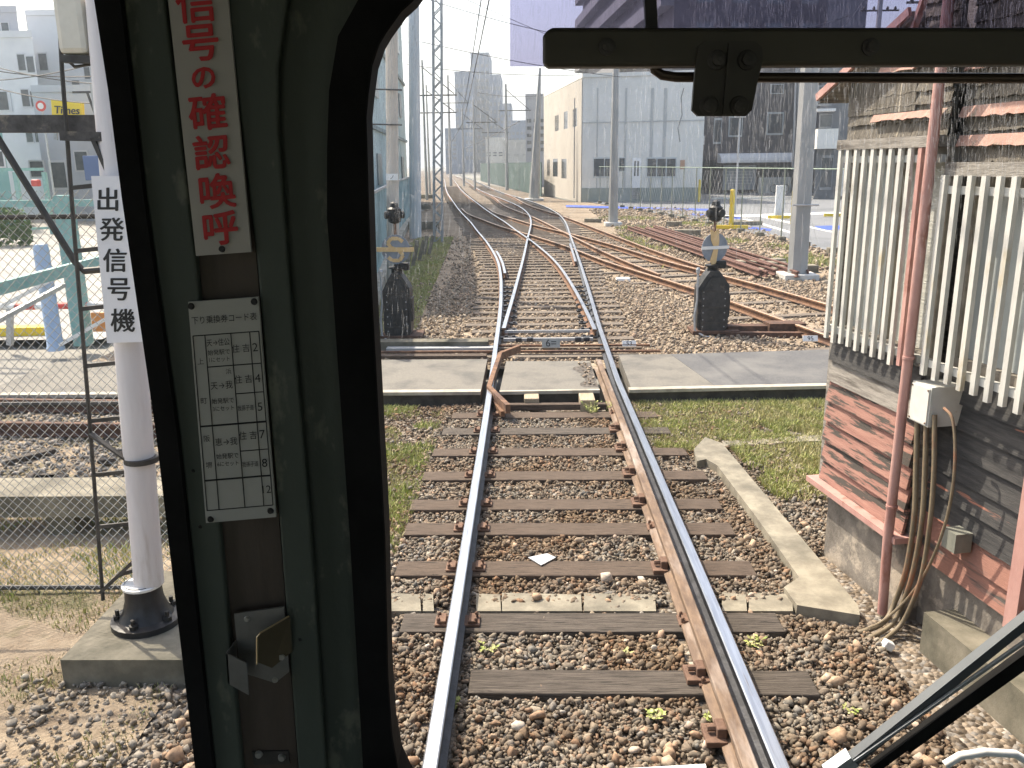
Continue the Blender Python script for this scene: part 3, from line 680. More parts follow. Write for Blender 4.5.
# roof
q = MB(); q.prism([W(-.30,2.90,.10), W(.64,3.27,.10), W(.64,3.31,.10), W(-.30,2.94,.10)], -WN*2.35); q.build('low_roof', GREYW, shed)
q = MB(); q.prism([W(.55,3.76,.42), W(.55,3.81,.42), W(.55,4.4,-1.2), W(.55,4.35,-1.2)], WD*3.5); q.build('roof', GREYW, shed)
q = MB(); q.prism([W(-.06,2.80,.03), W(.64,2.80,.03), W(.64,3.265,.03), W(-.06,2.985,.03)], -WN*.02); q.build('gable_cladding', BARK, shed)
q = MB(); q.bar(W(-.31,2.935,.115), W(.64,3.31,.115), .02, .045); q.build('pink_verge_board', PINKP, shed)
q = MB(); q.bar(W(.60,3.22,.06), W(.80,3.42,.12), .03, .04); q.build('pink_brace', PINKP, shed)
# pipes and post on the wall
q = MB(); q.tube([W(.88,-.16,.06), W(.90,.35,.09), W(.93,3.6,.09)], .029, 14)
for z in (.55, 1.45): q.tube([W(.9+z*.01,z,.09), W(.9+z*.01,z+.015,.09)], .034, 14)
q.build('down_pipe', PINKP, shed, True)
q = MB(); wbox(q, 1.77, 1.85, .26, 1.40, -.12, .0); q.build('post', PINKP, shed)
q = MB(); wbox(q, 1.25, 1.36, .46, .57, -.10, .0); q.build('small_box', mat('grey_green_box', (.16,.165,.14), (.22,.225,.19), 8, .7), shed)
# junction box with conduits
jb = empty('junction_box', W(.95, 1.08, -.0), 'white metal junction box with rust stains fixed to the shed corner', 'junction box')
q = MB(); wbox(q, .955, 1.125, 1.11, 1.335, -.13, .075); bx = q.build('housing', mat('rust_stained_white', (.60,.59,.54), (.68,.67,.62), 6, .55, 0, .1, 40, c3=(.36,.24,.12), scale3=5, lo3=.60, hi3=.72), jb)
q = MB(); wbox(q, .963, 1.117, 1.12, 1.325, .0755, .085); q.build('lid', MATS['rust_stained_white'], jb)
q = MB()
for s, z in ((.97,1.13),(.97,1.315),(1.11,1.13),(1.11,1.315)): q.lathe(W(s, z, .085), [(.006,0),(.004,.004)], 8, None, WN)
q.build('screw', RUST, jb)
CAB = mat('ochre_cable_sheath', (.15,.12,.08), (.22,.175,.115), 6, .6, 0, .1, 40, c3=(.30,.12,.07), scale3=1.6, lo3=.5, hi3=.6, stretch=(1,1,1))
CP = lambda x, y, d=.05: PL(x, y, W(0, 0, d), WN)
for i, pts_ in enumerate(([(917,420),(916,470),(914,520),(906,570),(895,602)], [(926,420),(925,470),(922,520),(913,572),(902,605)], [(934,420),(934,470),(930,522),(922,574),(910,608)])):
    q = MB(); pts = [CP(*p_) for p_ in pts_]; pts[0].z += .03
    pts += [G(884+i*7, 622+i*3, -.13), G(862+i*8, 632+i*6, -.165), G(846+i*9, 634+i*9, -.21)]
    q.tube(smooth_path(pts), .0155-.001*i, 10)
    thing(q, 'conduit', CAB, '%s thick ochre conduit dropping from the junction box to the gravel' % ('leftmost','middle','rightmost')[i], 'conduit', 'conduits below the junction box', True)
q = MB(); p0 = [CP(944,408),CP(952,418),CP(955,445),CP(953,485),CP(944,528),CP(928,568),CP(908,598),G(884,620,-.11),G(866,629,-.15),G(850,632,-.2)]
q.tube(smooth_path(p0), .008, 8); thing(q, 'thin_cable', CAB, 'thin cable curving from the side of the junction box to the ground', 'cable', None, True)
# concrete step block
top = .06
a0 = G(924,612,top); a1 = W(2.9, top, .0); 
q = MB(); e0 = a0; e1 = a0 + WD*2.4; wdt = -WN*.9
q.prism([e0-Vector((0,0,.30)), e1-Vector((0,0,.30)), e1+wdt-Vector((0,0,.30)), e0+wdt-Vector((0,0,.30))], (0,0,.30))
thing(q, 'concrete_step', CONCD, 'stained concrete step block in front of the shed wall', 'concrete step')
q = MB(); c = G(888,645,-.15); q.box(c, (.06,.05,.05), Matrix.Rotation(.5,3,'Y'), None, .008); thing(q, 'white_stone', WHITEP, 'broken white stone lying by the conduits at the step', 'stone')

# ================================================================ RIGHT: poles, fence, rails pile, car park
def tapered_pole(name, base, top, r0, r1, label, m=POLEC, n=8, plate=True, group=None, cat='pole'):
    o = empty(name, base, label, cat, group)
    q = MB(); b = Vector(base); t = Vector(top); pts = [b.lerp(t, i/6) for i in range(7)]
    q.tube(pts, [r0+(r1-r0)*i/6 for i in range(7)], n); q.build('shaft', m, o)
    if plate:
        q = MB(); q.box(b+Vector((0,0,.04)), (r0*3.4, r0*3.4, .16), None, 0, .02); q.build('base_block', mat('white_base', (.5,.5,.48), (.62,.62,.6), 6, .8), o)
    return o
b = G(797,278,-.16); t = P(811, 48, b.y)
pole = tapered_pole('concrete_pole', b, t, .235, .205, 'thick tapered concrete pole beside the siding, nearest the shed', group='concrete poles by the siding')
q = MB()
for zz in (1.7,): q.tube([b+Vector((.3,-.26,zz)), b+Vector((-.3,-.26,zz))], .02, 6)
q.build('clamp_band', GREYM, pole)
b = G(613,225,-.15); t = P(616, 48, b.y)
tapered_pole('concrete_pole', b, t, .22, .12, 'slim tapered concrete pole before the grey workshop, with a white base', group='concrete poles by the siding')
b = G(534,200,-.15); t = P(540, 68, b.y)
tapered_pole('concrete_pole', b, t, .42, .08, 'distant tapering pole left of the workshop facade, beside the green fence', group='concrete poles by the siding')
# pile of rails
pa = [G(638,231,-.1), G(762,275,-.1)]
dirv = (pa[1]-pa[0]).normalized(); rt = Vector((dirv.y, -dirv.x, 0))
for i in range(7):
    sp_ = (-.25,-.03,.22,.40,.66,.86,.30)[i]; hh_ = Vector((0,0,.15 if i == 6 else 0)); q0 = pa[0] - rt*sp_ + dirv*random.uniform(-1,1) + hh_; q1 = pa[1] - rt*(sp_+random.uniform(-.08,.08)) + dirv*random.uniform(-.7,.7) + hh_
    m = rail_mb([q0, q0.lerp(q1,.5), q1], -.08, None, False)
    thing(m, 'stored_rail', [mat('red_rust', (.11,.055,.045), (.18,.10,.08), 9, .9, 0, .3, 30), RUST, RUST], '%s rust-red rail of the stack lying behind the siding, nearest first' % ordinal(i), 'stored rail', 'stack of rusty rails behind the siding')
for i in range(9):
    c = G(random.uniform(590,760), random.uniform(213,236), -.1) if i < 5 else G(random.uniform(745,830), random.uniform(262,276), -.12)
    q = MB(); q.box(c, (random.uniform(.5,1.5), random.uniform(.2,.4), random.uniform(.12,.3)), Matrix.Rotation(random.uniform(-.6,.6),3,'Z'), None, .03)
    thing(q, 'concrete_lump', CONC, 'weathered concrete piece dumped on the strip beside the car park fence', 'concrete piece', 'concrete pieces dumped beside the car park fence')
# car park fence
FL = [Vector((10.2,15,-.15)), Vector((8.85,29,-.15)), Vector((7.0,46,-.15)), Vector((4.9,60,-.15))]
fn = empty('car_park_fence', FL[1], 'thin wire mesh fence with slim posts and pale green top rail', 'fence')
q = MB()
for a, b in zip(FL[:-1], FL[1:]): q.tube([a+Vector((0,0,2.42)), b+Vector((0,0,2.42))], .022, 6)
q.build('top_rail', mat('pale_green_rail', (.20,.28,.22), (.26,.34,.27), 5, .6), fn)
def along(FL, d):
    for a, b in zip(FL[:-1], FL[1:]):
        L = (b-a).length
        if d <= L: return a.lerp(b, d/L)
        d -= L
    return FL[-1]
tot = sum((b-a).length for a, b in zip(FL[:-1], FL[1:])); d = 1.0
while d < tot:
    p = along(FL, d); q = MB(); q.tube([p, p+Vector((0,0,2.4))], .024, 6); po = q.build('post', mat('olive_post', (.20,.23,.18), (.28,.30,.24), 8, .7), fn)
    q = MB(); q.box(p+Vector((0,0,.03)), (.28,.28,.22), None, 0, .02); q.build('footing', CONCD, po); d += 2.0
q = MB(); d = 12
while d < tot:
    p = along(FL, d); p2 = along(FL, min(d+1.9, tot)); q.tube([p+Vector((0,0,.1)), p2+Vector((0,0,2.3))], .004, 3); q.tube([p+Vector((0,0,2.3)), p2+Vector((0,0,.1))], .004, 3); d += .45
q.build('wire_mesh', WIREM, fn)
# painted markings
mk = MB()
def mark(px, k):
    mk.add([G(x, y, -.146) for x, y in px], [tuple(range(len(px)))], k)
for px, k in (([(566,205),(716,209),(716,211),(566,207)],1), ([(700,216),(830,212),(860,213),(720,218)],0), ([(745,226),(772,229),(770,231),(742,228)],1),
              ([(815,226),(858,225),(858,229),(818,230)],1),([(760,217),(830,232),(835,232),(768,217)],0),([(690,213),(742,217),(740,219),(688,215)],1),
              ([(742,219),(800,236),(806,236),(748,219)],0),([(840,214),(870,222),(874,222),(846,214)],0),([(812,212),(860,215),(860,217),(812,214)],1)):
    mark(px, k)
struct(mk, 'car_park_markings', [WHITEP, BLUEP])
def post_thing(name, px, py, hpx, wpx, m, label, cat, n=12, box=False, group=None):
    b = G(px, py, -.15); s = (P(px+1, py, b.y)-P(px, py, b.y)).length; q = MB()
    if box: q.box(b+Vector((0,0,hpx*s/2)), (wpx*s, .14, hpx*s), None, 0, .02)
    else: q.lathe(b, [(wpx*s/2,0),(wpx*s/2,hpx*s-.04),(wpx*s/2-.03,hpx*s)], n)
    return thing(q, name, m, label, cat, group)
post_thing('yellow_bollard', 731, 226, 36, 5, YELP, 'tall yellow post behind the switch stand in the car park', 'post', 4, group='yellow posts in the car park')
post_thing('yellow_bollard', 792, 224, 34, 4, YELP, 'tall yellow post seen just left of the thick concrete pole', 'post', 4, group='yellow posts in the car park')
post_thing('yellow_bollard', 699, 202, 22, 2.5, YELP, 'thin yellow post right of the workshop corner', 'post', 4, group='yellow posts in the car park')
post_thing('yellow_bollard', 659, 200, 16, 2.2, YELP, 'thin yellow post in front of the workshop window', 'post', 4, group='yellow posts in the car park')
for x0, x1, y, l in ((716,748,227,'yellow wheel barrier at the foot of the tall yellow post'),(768,790,217,'yellow wheel barrier beside the white board'),(824,850,215,'yellow wheel barrier right of the thick concrete pole')):
    a = G(x0,y,-.05); b = G(x1,y,-.05); q = MB(); q.bar(a, b, .14, .14); thing(q, 'wheel_barrier', YELP, l, 'barrier', 'yellow wheel barriers in the car park')
post_thing('white_board', 779, 216, 30, 9, WHITEP, 'white standing board left of the thick concrete pole', 'board', box=True)
post_thing('white_board', 825, 199, 19, 6, WHITEP, 'small white standing board right of the thick concrete pole', 'board', box=True)
post_thing('white_board', 693, 188, 14, 3, WHITEP, 'narrow white board at the right corner of the workshop', 'board', box=True)
q = MB(); b = G(735,214,-.15); q.tube([b, b+Vector((0,0,5.0))], .05, 6); q.box(b+Vector((0,0,4.9)), (.5,.3,.14), None, 0, .02)
thing(q, 'lamp_post', GREYM, 'thin grey lamp post rising behind the switch stand', 'lamp post')

# switch stands
def switch_stand(label, b, h_body, w, tilt=0.0, letter=False):
    o = empty('switch_stand', b, label, 'switch stand', 'point indicator stands beside the turnouts')
    b = Vector(b)
    q = MB(); q.box(b+Vector((.05,0,.05)), (w*1.5, .5, .06), None, 0, .01); q.build('base_plate', DKRUST, o)
    q = MB(); hw = w/2; prof = [(-hw*.86,.06),(-hw,.14),(-hw,h_body*.74),(-hw*.55,h_body*.92),(-hw*.3,h_body),(hw*.3,h_body),(hw*.55,h_body*.92),(hw*.95,h_body*.78),(hw*.95,.14),(hw*.82,.06)]
    for dy0, dy1, sc in ((-.17,.17,1),(-.205,-.17,.8),(.17,.205,.8)):
        q.prism([b+Vector((x*sc, dy0, .06+(z-.06)*(.5+.5*sc)+.02*(1-sc))) for x, z in prof], (0, dy1-dy0, 0))
    q.build('housing', mat('tarred_housing', (.022,.023,.024), (.05,.051,.052), 9, .45, .1, .5, 30, c3=(.12,.10,.085), scale3=7, lo3=.58, hi3=.7), o)
    q = MB(); q.lathe(b+Vector((0,0,h_body)), [(.09,-.03),(.09,.05),(.13,.06),(.13,.085),(.05,.10),(.03,.16)], 14); q.box(b+Vector((.12,0,h_body+.09)), (.16,.12,.12), None, 0, .02); q.build('neck', BLACKM, o)
    q = MB(); q.tube([b+Vector((0,0,h_body+.1)), b+Vector((0,0,h_body+.86))], .022, 8); q.build('spindle', RUST, o)
    r = .23; c = b+Vector((0,-.03,h_body+.36))
    ds = MB(); ds.lathe(c, [(r,0),(r,.012)], 28, None, (math.sin(tilt),-math.cos(tilt),0)); dsk = ds.build('indicator_disc', mat('blue_grey_disc', (.18,.21,.25), (.25,.28,.32), 6, .6), o)
    ux = Vector((math.cos(tilt), math.sin(tilt), 0)); nn = Vector((math.sin(tilt),-math.cos(tilt),0))
    yb = MB(); f = c+nn*.016
    if letter:
        arc_ = [(.12,.12),(.06,.17),(-.06,.17),(-.12,.10),(-.07,.03),(.06,-.02),(.12,-.09),(.06,-.17),(-.06,-.17),(-.12,-.12)]
        for (xa,za),(xb,zb) in zip(arc_[:-1], arc_[1:]): yb.bar(f+ux*xa+Vector((0,0,za)), f+ux*xb+Vector((0,0,zb)), .055, .008, None, nn)
        yb.bar(f+nn*.008-ux*.3, f+nn*.008+ux*.3, .07, .008, None, nn)
    else:
        yb.prism([f+ux*x+Vector((0,0,z)) for x, z in ((-.10,.30),(-.02,.24),(.05,.30),(.07,.1),(.03,-.24),(-.03,-.30),(-.08,-.2),(-.02,0),(-.08,.12))], nn*.008)
    yb.build('yellow_mark', mat('ochre_mark', (.62,.42,.20), (.70,.50,.27), 8, .7), dsk)
    wb = MB(); wb.box(c+nn*.028, (.5,.006,.05), Matrix.Rotation(tilt,3,'Z')); 
    if not letter: wb.build('white_bar', WHITEP, dsk)
    lm = MB(); lc = b+Vector((0,0,h_body+.84)); lm.lathe(lc, [(.05,-.08),(.10,-.05),(.11,.14),(.07,.17),(.06,.23),(.02,.25)], 14)
    for a in range(4):
        dd = Vector((math.cos(a*math.pi/2+.5), math.sin(a*math.pi/2+.5), 0)); lm.lathe(lc+dd*.09+Vector((0,0,.05)), [(.055,0),(.06,.06),(.05,.065)], 12, None, dd)
    lm.build('lamp', BLACKM, o)
    for zz in (.2, .45, .7):
        q = MB(); q.box(b+Vector((0,-.208,h_body*zz)), (w*.80,.012,.022), None, 0, .003); q.build('strap', DARKM, o)
    q = MB(); q.box(b+Vector((hw*.98,-.02,h_body*.45)), (.05,.22,h_body*.35), None, 0, .01); q.build('side_cover', DARKM, o)
    q = MB()
    for sx in (-1, 1):
        for k_ in range(6): q.lathe(b+Vector((sx*hw*.68,-.205,h_body*(.14+.11*k_))), [(.012,0),(.008,.008)], 6, None, (0,-1,0))
    q.build('rivets', GREYM, o)
    q = MB(); q.tube([b+Vector((-hw*1.05,-.14,h_body*.98)), b+Vector((-hw*1.05,-.16,h_body*.55)), b+Vector((-hw*1.2,-.18,h_body*.3)), b+Vector((-hw*1.15,-.2,.08)), b+Vector((-hw*.6,-.28,-.0)), b+Vector((hw*.2,-.34,-.02)), b+Vector((hw*.35,-.5,-.05))], .018, 8)
    q.lathe(b+Vector((-hw*1.05,-.14,h_body*.97)), [(.03,0),(.035,.06),(.02,.09)], 10); q.build('pipe', GREYM, o)
    return o
b = G(710,333,-.16); switch_stand('black switch stand with round disc and lamp right of the turnout', b, 1.02, .50, .35)
b = G(400,338,-.16); switch_stand('dark switch stand with ochre S-shaped mark left of the turnout', b, 1.06, .44, -.1, True)
q = MB(); b = G(710,333,-.16); q.bar(b+Vector((.25,.0,.08)), b+Vector((1.5,.1,.06)), .22, .10); q.bar(b+Vector((.9,.0,.1)), b+Vector((1.5,.05,.09)), .3, .14); q.bar(b+Vector((.2,-.22,.02)), b+Vector((2.3,-.35,.02)), .12, .08)
thing(q, 'point_machine_beam', DKRUST, 'dark timber and steel beam linking the black switch stand to the siding', 'beam')
q = MB(); q.bar((-3.2,12.55,-.08),(-.6,12.5,-.08),.25,.14); thing(q, 'trough_lid', CONCD, 'grey trough lid across the shoulder left of the points', 'trough lid')
q = MB(); q.bar((-2.9,11.9,-.12),(-.6,11.85,-.12),.16,.06); thing(q, 'flat_timber', SLEEP, 'flat timber across the shoulder just beyond the footpath', 'timber')
q = MB(); c = G(622-0,0,0) if False else G(622,281,-.15); c = G(623,280,-.15); q.box(c, (.34,.22,.12), None, 0, .04); thing(q, 'pale_stone', WHITEP, 'rounded pale stone lying between the turnout and the siding', 'stone')

# ================================================================ BUILDINGS RIGHT
def fac_rect(m, x0, y0, x1, y1, p0, n, out, th, k=None):
    """a box whose front outline is read off the photograph on the wall plane (p0, n)"""
    c = [PL(x, y, p0, n) for x, y in ((x0,y1),(x1,y1),(x1,y0),(x0,y0))]
    s0, s1 = c[0], c[2]; a = Vector((s0.x, s0.y, 0)); b = Vector((s1.x, s1.y, 0)); z0, z1 = min(s0.z, s1.z), max(s0.z, s1.z)
    f = [Vector((a.x,a.y,z0)), Vector((b.x,b.y,z0)), Vector((b.x,b.y,z1)), Vector((a.x,a.y,z1))]
    f = [q+n*out for q in f]; m.prism(f, -n*th, k); return m
def window(parent, px, p0, n, frame_m, glass_m=GLASSD, mull=1, w=.10):
    f = MB(); fac_rect(f, *px, p0, n, .05, .06); o = f.build('window', frame_m, parent)
    x0, y0, x1, y1 = px; g = MB(); dx = (x1-x0)*w; dy = (y1-y0)*.08; nn = mull; wd = (x1-x0-2*dx)/nn
    for i in range(nn): fac_rect(g, x0+dx+wd*i+(.3 if i else 0), y0+dy, x0+dx+wd*(i+1)-(.3 if i < nn-1 else 0), y1-dy, p0, n, .06, .02)
    g.build('pane', glass_m, o); return o
def block(name, foot, z1, wall_m, label, cat='building', roof_m=None, z0=-.3, par=.4):
    o = empty(name, Vector((foot[0][0], foot[0][1], z0)), label, cat)
    q = MB(); q.prism([(x, y, z0) for x, y in foot], (0,0,z1-z0)); q.build('wall', wall_m, o)
    c = Vector((sum(p[0] for p in foot)/len(foot), sum(p[1] for p in foot)/len(foot), 0))
    q = MB(); q.prism([((x-c.x)*1.012+c.x, (y-c.y)*1.012+c.y, z1+.004) for x, y in foot], (0,0,par)); q.build('roof_parapet', roof_m or wall_m, o)
    return o
# workshop
GW = mat('pale_grey_render', (.74,.73,.67), (.80,.79,.74), .8, .9, 0, .05, 20, c3=(.68,.68,.64), scale3=.25, lo3=.45, hi3=.7)
BE = mat('beige_render', (.42,.39,.345), (.47,.44,.39), .6, .9, 0, .05, 20)
C0 = Vector((3.85,62,0)); C1 = Vector((12.0,60.5,0)); C2 = Vector((1.55,79,0))
C3 = C1 + (C2-C0)
ws = block('workshop', [(C0.x,C0.y),(C1.x,C1.y),(C3.x,C3.y),(C2.x,C2.y)], 8.2, GW, 'two-storey grey workshop with a beige side facing the tracks', par=.25)
nF = Vector((-(C1-C0).y*-1, -(C1-C0).x, 0)).normalized()
nF = Vector(((C1-C0).y, -(C1-C0).x, 0)).normalized()
nL = Vector((-(C2-C0).y, (C2-C0).x, 0)).normalized()
q = MB(); q.prism([C0+nL*.03+Vector((0,0,-.2)), C2+nL*.03+Vector((0,0,-.2)), C2+nL*.03+Vector((0,0,8.15)), C0+nL*.03+Vector((0,0,8.15))], nL*.03); q.build('side_wall', BE, ws)
q = MB(); q.prism([C0+nF*.02+Vector((0,0,5.2)), C1+nF*.02+Vector((0,0,5.2)), C1+nF*.02+Vector((0,0,5.26)), C0+nF*.02+Vector((0,0,5.26))], nF*.04)
for x in (597, 625, 651, 664): fac_rect(q, x, 88, x+.3, 200, C0, nF, .03, .02)
q.build('joint_line', mat('joint', (.48,.49,.47), None), ws)
q = MB(); q.prism([C0+nF*.02+Vector((0,0,-.3)), C1+nF*.02+Vector((0,0,-.3)), C1+nF*.02+Vector((0,0,.8)), C0+nF*.02+Vector((0,0,.8))], nF*.04); q.build('plinth', mat('green_grey_plinth', (.26,.30,.28), (.32,.36,.33), 1, .9), ws)
WF = mat('white_frame', (.55,.58,.57), None); 
for px, mu in (((593,157,616,178),2),((619,157,625,172),1),((646,157,677,178),3)): window(ws, px, C0, nF, WF, mull=mu, w=.04)
q = MB(); fac_rect(q, 631.5,158,641,199, C0, nF, .06, .05); dr = q.build('door', mat('white_door', (.85,.86,.86), None), ws)
q = MB(); fac_rect(q, 634,161,636,176, C0, nF, .07, .02); fac_rect(q, 637,161,639,176, C0, nF, .07, .02); q.build('door_pane', GLASSD, dr)
for px in ((555,113,560,133),(564,109,569,131),(573,106,578.5,129),(547.5,158,551,177),(553,157,559,178),(561.5,157,568,180)): window(ws, px, C0, nL, BE, w=.1)
q = MB()
for x in (575,): fac_rect(q, x, 98, x+.8, 198, C0, nL, .12, .06)
q.build('drain_pipe', GREYM, ws); q = MB()
q.tube([P(684,88,60.3),P(681,98,60.3),P(682,115,60.3),P(678,128,60.3),P(680,142,60.3)], .04, 5); q.build('drain_pipe', mat('dirty_pipe', (.25,.25,.24), None), ws)
q = MB(); fac_rect(q, 680,160,685,169, C0, nF, .08, .04); q.build('notice', mat('orange_notice', (.5,.3,.2), None), ws)
# dark tower block with awning
BR = mat('grey_brown_tiles', (.085,.075,.078), (.12,.105,.11), 1.5, .8, 0, .1, 6, c3=(.11,.10,.105), scale3=.15)
LB = mat('banded_grey_facade', (.15,.15,.155), (.20,.20,.205), .6, .85)
A0 = Vector((12.2,76,0)); A1 = Vector((25.8,78,0)); A2 = Vector((8.0,130,0)); A3 = Vector((30,130,0))
tw = block('apartment_tower', [(A0.x,A0.y),(A1.x,A1.y),(A3.x,A3.y),(A2.x,A2.y)], 30, BR, 'tall dark grey-brown tower block behind the workshop with white awning', par=.6)
nF2 = Vector(((A1-A0).y, -(A1-A0).x, 0)).normalized(); nL2 = Vector((-(A2-A0).y, (A2-A0).x, 0)).normalized()
for i in range(9):
    z = 3+3.0*i; q = MB(); q.prism([A0+nL2*.02+Vector((0,0,z)), A2+nL2*.02+Vector((0,0,z)), A2+nL2*.02+Vector((0,0,z+1.1)), A0+nL2*.02+Vector((0,0,z+1.1))], nL2*1.1); q.build('balcony', LB, tw)
for (x0,y0,x1,y1) in ((766,112,784,135),(728,116,743,137),(713,118,722,144),(770,84,784,94),(693,114,703,128)): window(tw, (x0,y0,x1,y1), A0, nF2, WF, w=.08)
for r_ in range(6):
    for c_ in range(4):
        z = 12.2+3*r_; p = A0.lerp(A1, .14+.22*c_); u = (A1-A0).normalized(); q = MB(); q.prism([p+nF2*.02+Vector((0,0,z)), p+u*1.5+nF2*.02+Vector((0,0,z)), p+u*1.5+nF2*.02+Vector((0,0,z+1.5)), p+nF2*.02+Vector((0,0,z+1.5))], nF2*.05); q.build('window', GLASSD, tw)
q = MB(); e = [A0.lerp(A1,0)]; 
def arc_awning(m, x0, x1, ytop, ybot, p0, n, out):
    a = PL(x0,ybot,p0,n); b = PL(x1,ybot,p0,n); ht = PL(x0,ytop,p0,n).z-a.z; pr = []
    for i in range(7):
        t = i/6*math.pi/2; pr.append((out*math.sin(t), ht*math.cos(t)))
    pr += [(out*.97, -.0), (0,-.0)] 
    m.prism([Vector((a.x,a.y,a.z))+n*o_+Vector((0,0,h)) for o_, h in pr], Vector((b.x-a.x,b.y-a.y,0)))
arc_awning(q, 717, 792, 153.5, 163, A0, nF2, 1.0); q.build('awning', mat('white_awning', (.86,.86,.85), None), tw)
q = MB(); fac_rect(q, 690,160,716,190, A0, nF2, .1, .05); q.build('shopfront', BLACKM, tw); q = MB(); fac_rect(q, 764,164,788,178, A0, nF2, .1, .05); q.build('shopfront', mat('dark_shopfront', (.06,.065,.07), (.12,.12,.12), 1, .5), tw)
q = MB(); fac_rect(q, 722,165,756,190, A0, nF2, .12, .05); 
sh = q.build('shutter', mat('pale_shutter', (.42,.45,.47), (.5,.52,.53), 2, .6), tw)
q = MB()
for i in range(6): fac_rect(q, 726,168+i*3,752,169+i*3, A0, nF2, .15, .02)
q.build('bars', WHITEP, sh)
q = MB(); fac_rect(q, 757,177,790,196, A0, nF2, .25, .2); q.build('low_wall', GW, tw)
# blade sign on tower
sg = empty('wall_sign', PL(702,125,A0,nF2), 'small white and blue sign high on the wall right of the workshop', 'sign')
q = MB(); fac_rect(q, 697,100,703,111,A0,nF2,.4,.1); fac_rect(q, 694,136,703,145,A0,nF2,.4,.1); q.build('board', WHITEP, sg)
q = MB(); fac_rect(q, 696,138,701,143,A0,nF2,.43,.02); q.build('emblem', BLUEP, sg)
# pipes between tower and next block
q = MB(); q.tube([P(793,170,75),P(797,60,75)], .12, 6); q.tube([P(797,176,75),P(799,60,75)], .08, 6); thing(q, 'vent_pipe', GREYM, 'pair of pale vertical pipes running up the tower edge', 'pipe')
B0 = Vector((20.2,62,0)); B1 = Vector((22.7,61.6,0))
an = block('apartment_annex', [(20.2,62),(22.7,61.6),(27.8,76),(25.9,76)], 13.2, mat('dark_grey_annex', (.13,.135,.145), (.18,.185,.19), 1, .8), 'dark grey annex with a pale balcony beside the shed roof', par=.5)
nB = Vector(((B1-B0).y, -(B1-B0).x, 0)).normalized()
q = MB(); fac_rect(q, 814,129,836,149,B0,nB,1.0,1.0); q.build('balcony', GW, an)
q = MB(); fac_rect(q, 815,109,834,112,B0,nB,.8,.8); q.build('canopy', WHITEP, an)
for px in ((817,85,833,106),(819,114,833,128),(819,155,834,190)): window(an, px, B0, nB, mat('dull_frame', (.25,.26,.27), None), w=.06)
q = MB(); fac_rect(q, 838,168,850,196,B0,nB,.3,.3); q.build('wall_panel', GW, an)
q = MB(); fac_rect(q, 712,196,860,200,Vector((0,64,0)),Vector((0,-1,0)),0,.3)
thing(q, 'low_wall', GW, 'long low pale wall closing the back of the car park', 'wall')
# bicycles by awning read as one silhouette: two wheels and frame
bc = PL(768,188,A0,nF2)+nF2*1.2; bc.z = -.15
bk = empty('bicycle', bc, 'dark bicycle parked below the white awning', 'bicycle')
q = MB(); u = (A1-A0).normalized()
def ring(m, c, r, u, th, n=20):
    pts = [c+u*(r*math.cos(2*math.pi*i/n))+Vector((0,0,r*math.sin(2*math.pi*i/n))) for i in range(n+1)]; m.tube(pts, th, 6)
ring(q, bc+Vector((0,0,.33)), .33, u, .03); q.build('wheel', BLACKM, bk)
q = MB(); ring(q, bc+u*1.05+Vector((0,0,.33)), .33, u, .03); q.build('wheel', BLACKM, bk)
q = MB()
for a, b in (((0,.33),(.38,.8)),((.38,.8),(.9,.85)),((.9,.85),(1.05,.33)),((.45,.3),(.9,.85)),((.45,.3),(.3,.95)),((0,.33),(.45,.3)),((.9,.85),(.85,1.05))): q.tube([bc+u*a[0]+Vector((0,0,a[1])), bc+u*b[0]+Vector((0,0,b[1]))], .022, 6)
q.build('frame', GREYM, bk)

# utility poles seen at top right
for px, y0, y1, Y, l in ((873,85,-6,48,'plain utility pole far right of the tower block'),(928-4,85,-20,36,'utility pole with transformer above the shed roof, partly hidden by the beam')):
    b = P(px, y0, Y); b = Vector((b.x, Y, -.2)); t = P(px, y1, Y); o = empty('utility_pole', b, l, 'utility pole', 'utility poles beyond the shed')
    q = MB(); q.tube([b, Vector((b.x, Y, t.z))], .14, 8); q.build('shaft', POLEC, o)
    q = MB()
    for zz in (.8, 1.8, 2.8): q.bar(Vector((b.x-1.0,Y,t.z-zz)), Vector((b.x+1.0,Y,t.z-zz)), .08, .08)
    for dx in (-.8,-.3,.4,.8): q.lathe(Vector((b.x+dx,Y,t.z-.8)), [(.06,0),(.08,.1),(.04,.2)], 6)
    q.build('crossarm', DARKM, o)
    q = MB(); q.lathe(Vector((b.x+.45,Y,t.z-4.6)), [(.25,0),(.28,.1),(.28,.8),(.2,.9)], 10); q.build('transformer', GREYM, o)

# ================================================================ FAR
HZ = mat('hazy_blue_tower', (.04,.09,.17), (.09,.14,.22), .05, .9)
def far_block(x0, x1, ytop, Y, D, m, label, name='distant_building', rows=0, cols=0):
    a = P(x0, 170, Y); b = P(x1, 170, Y); t = P((x0+x1)/2, ytop, Y)
    o = block(name, [(a.x,Y),(b.x,Y),(b.x+.0,Y+D),(a.x,Y+D)], t.z, m, label, par=.5)
    if rows:
        for r_ in range(rows):
            q = MB(); z = 4+(t.z-6)*r_/rows
            for c_ in range(cols):
                x = a.x+(b.x-a.x)*(c_+.2)/cols; q.b2((x,Y-.08,z),(x+(b.x-a.x)*.6/cols,Y-.02,z+(t.z-6)/rows*.45))
            q.build('window', GLASSD, o)
    return o
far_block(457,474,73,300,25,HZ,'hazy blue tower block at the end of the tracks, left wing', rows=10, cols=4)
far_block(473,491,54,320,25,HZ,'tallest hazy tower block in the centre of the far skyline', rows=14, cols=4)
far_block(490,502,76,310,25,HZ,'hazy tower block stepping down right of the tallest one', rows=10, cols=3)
far_block(501,512,105,300,25,HZ,'lower hazy tower block on the right of the skyline group', rows=8, cols=3)
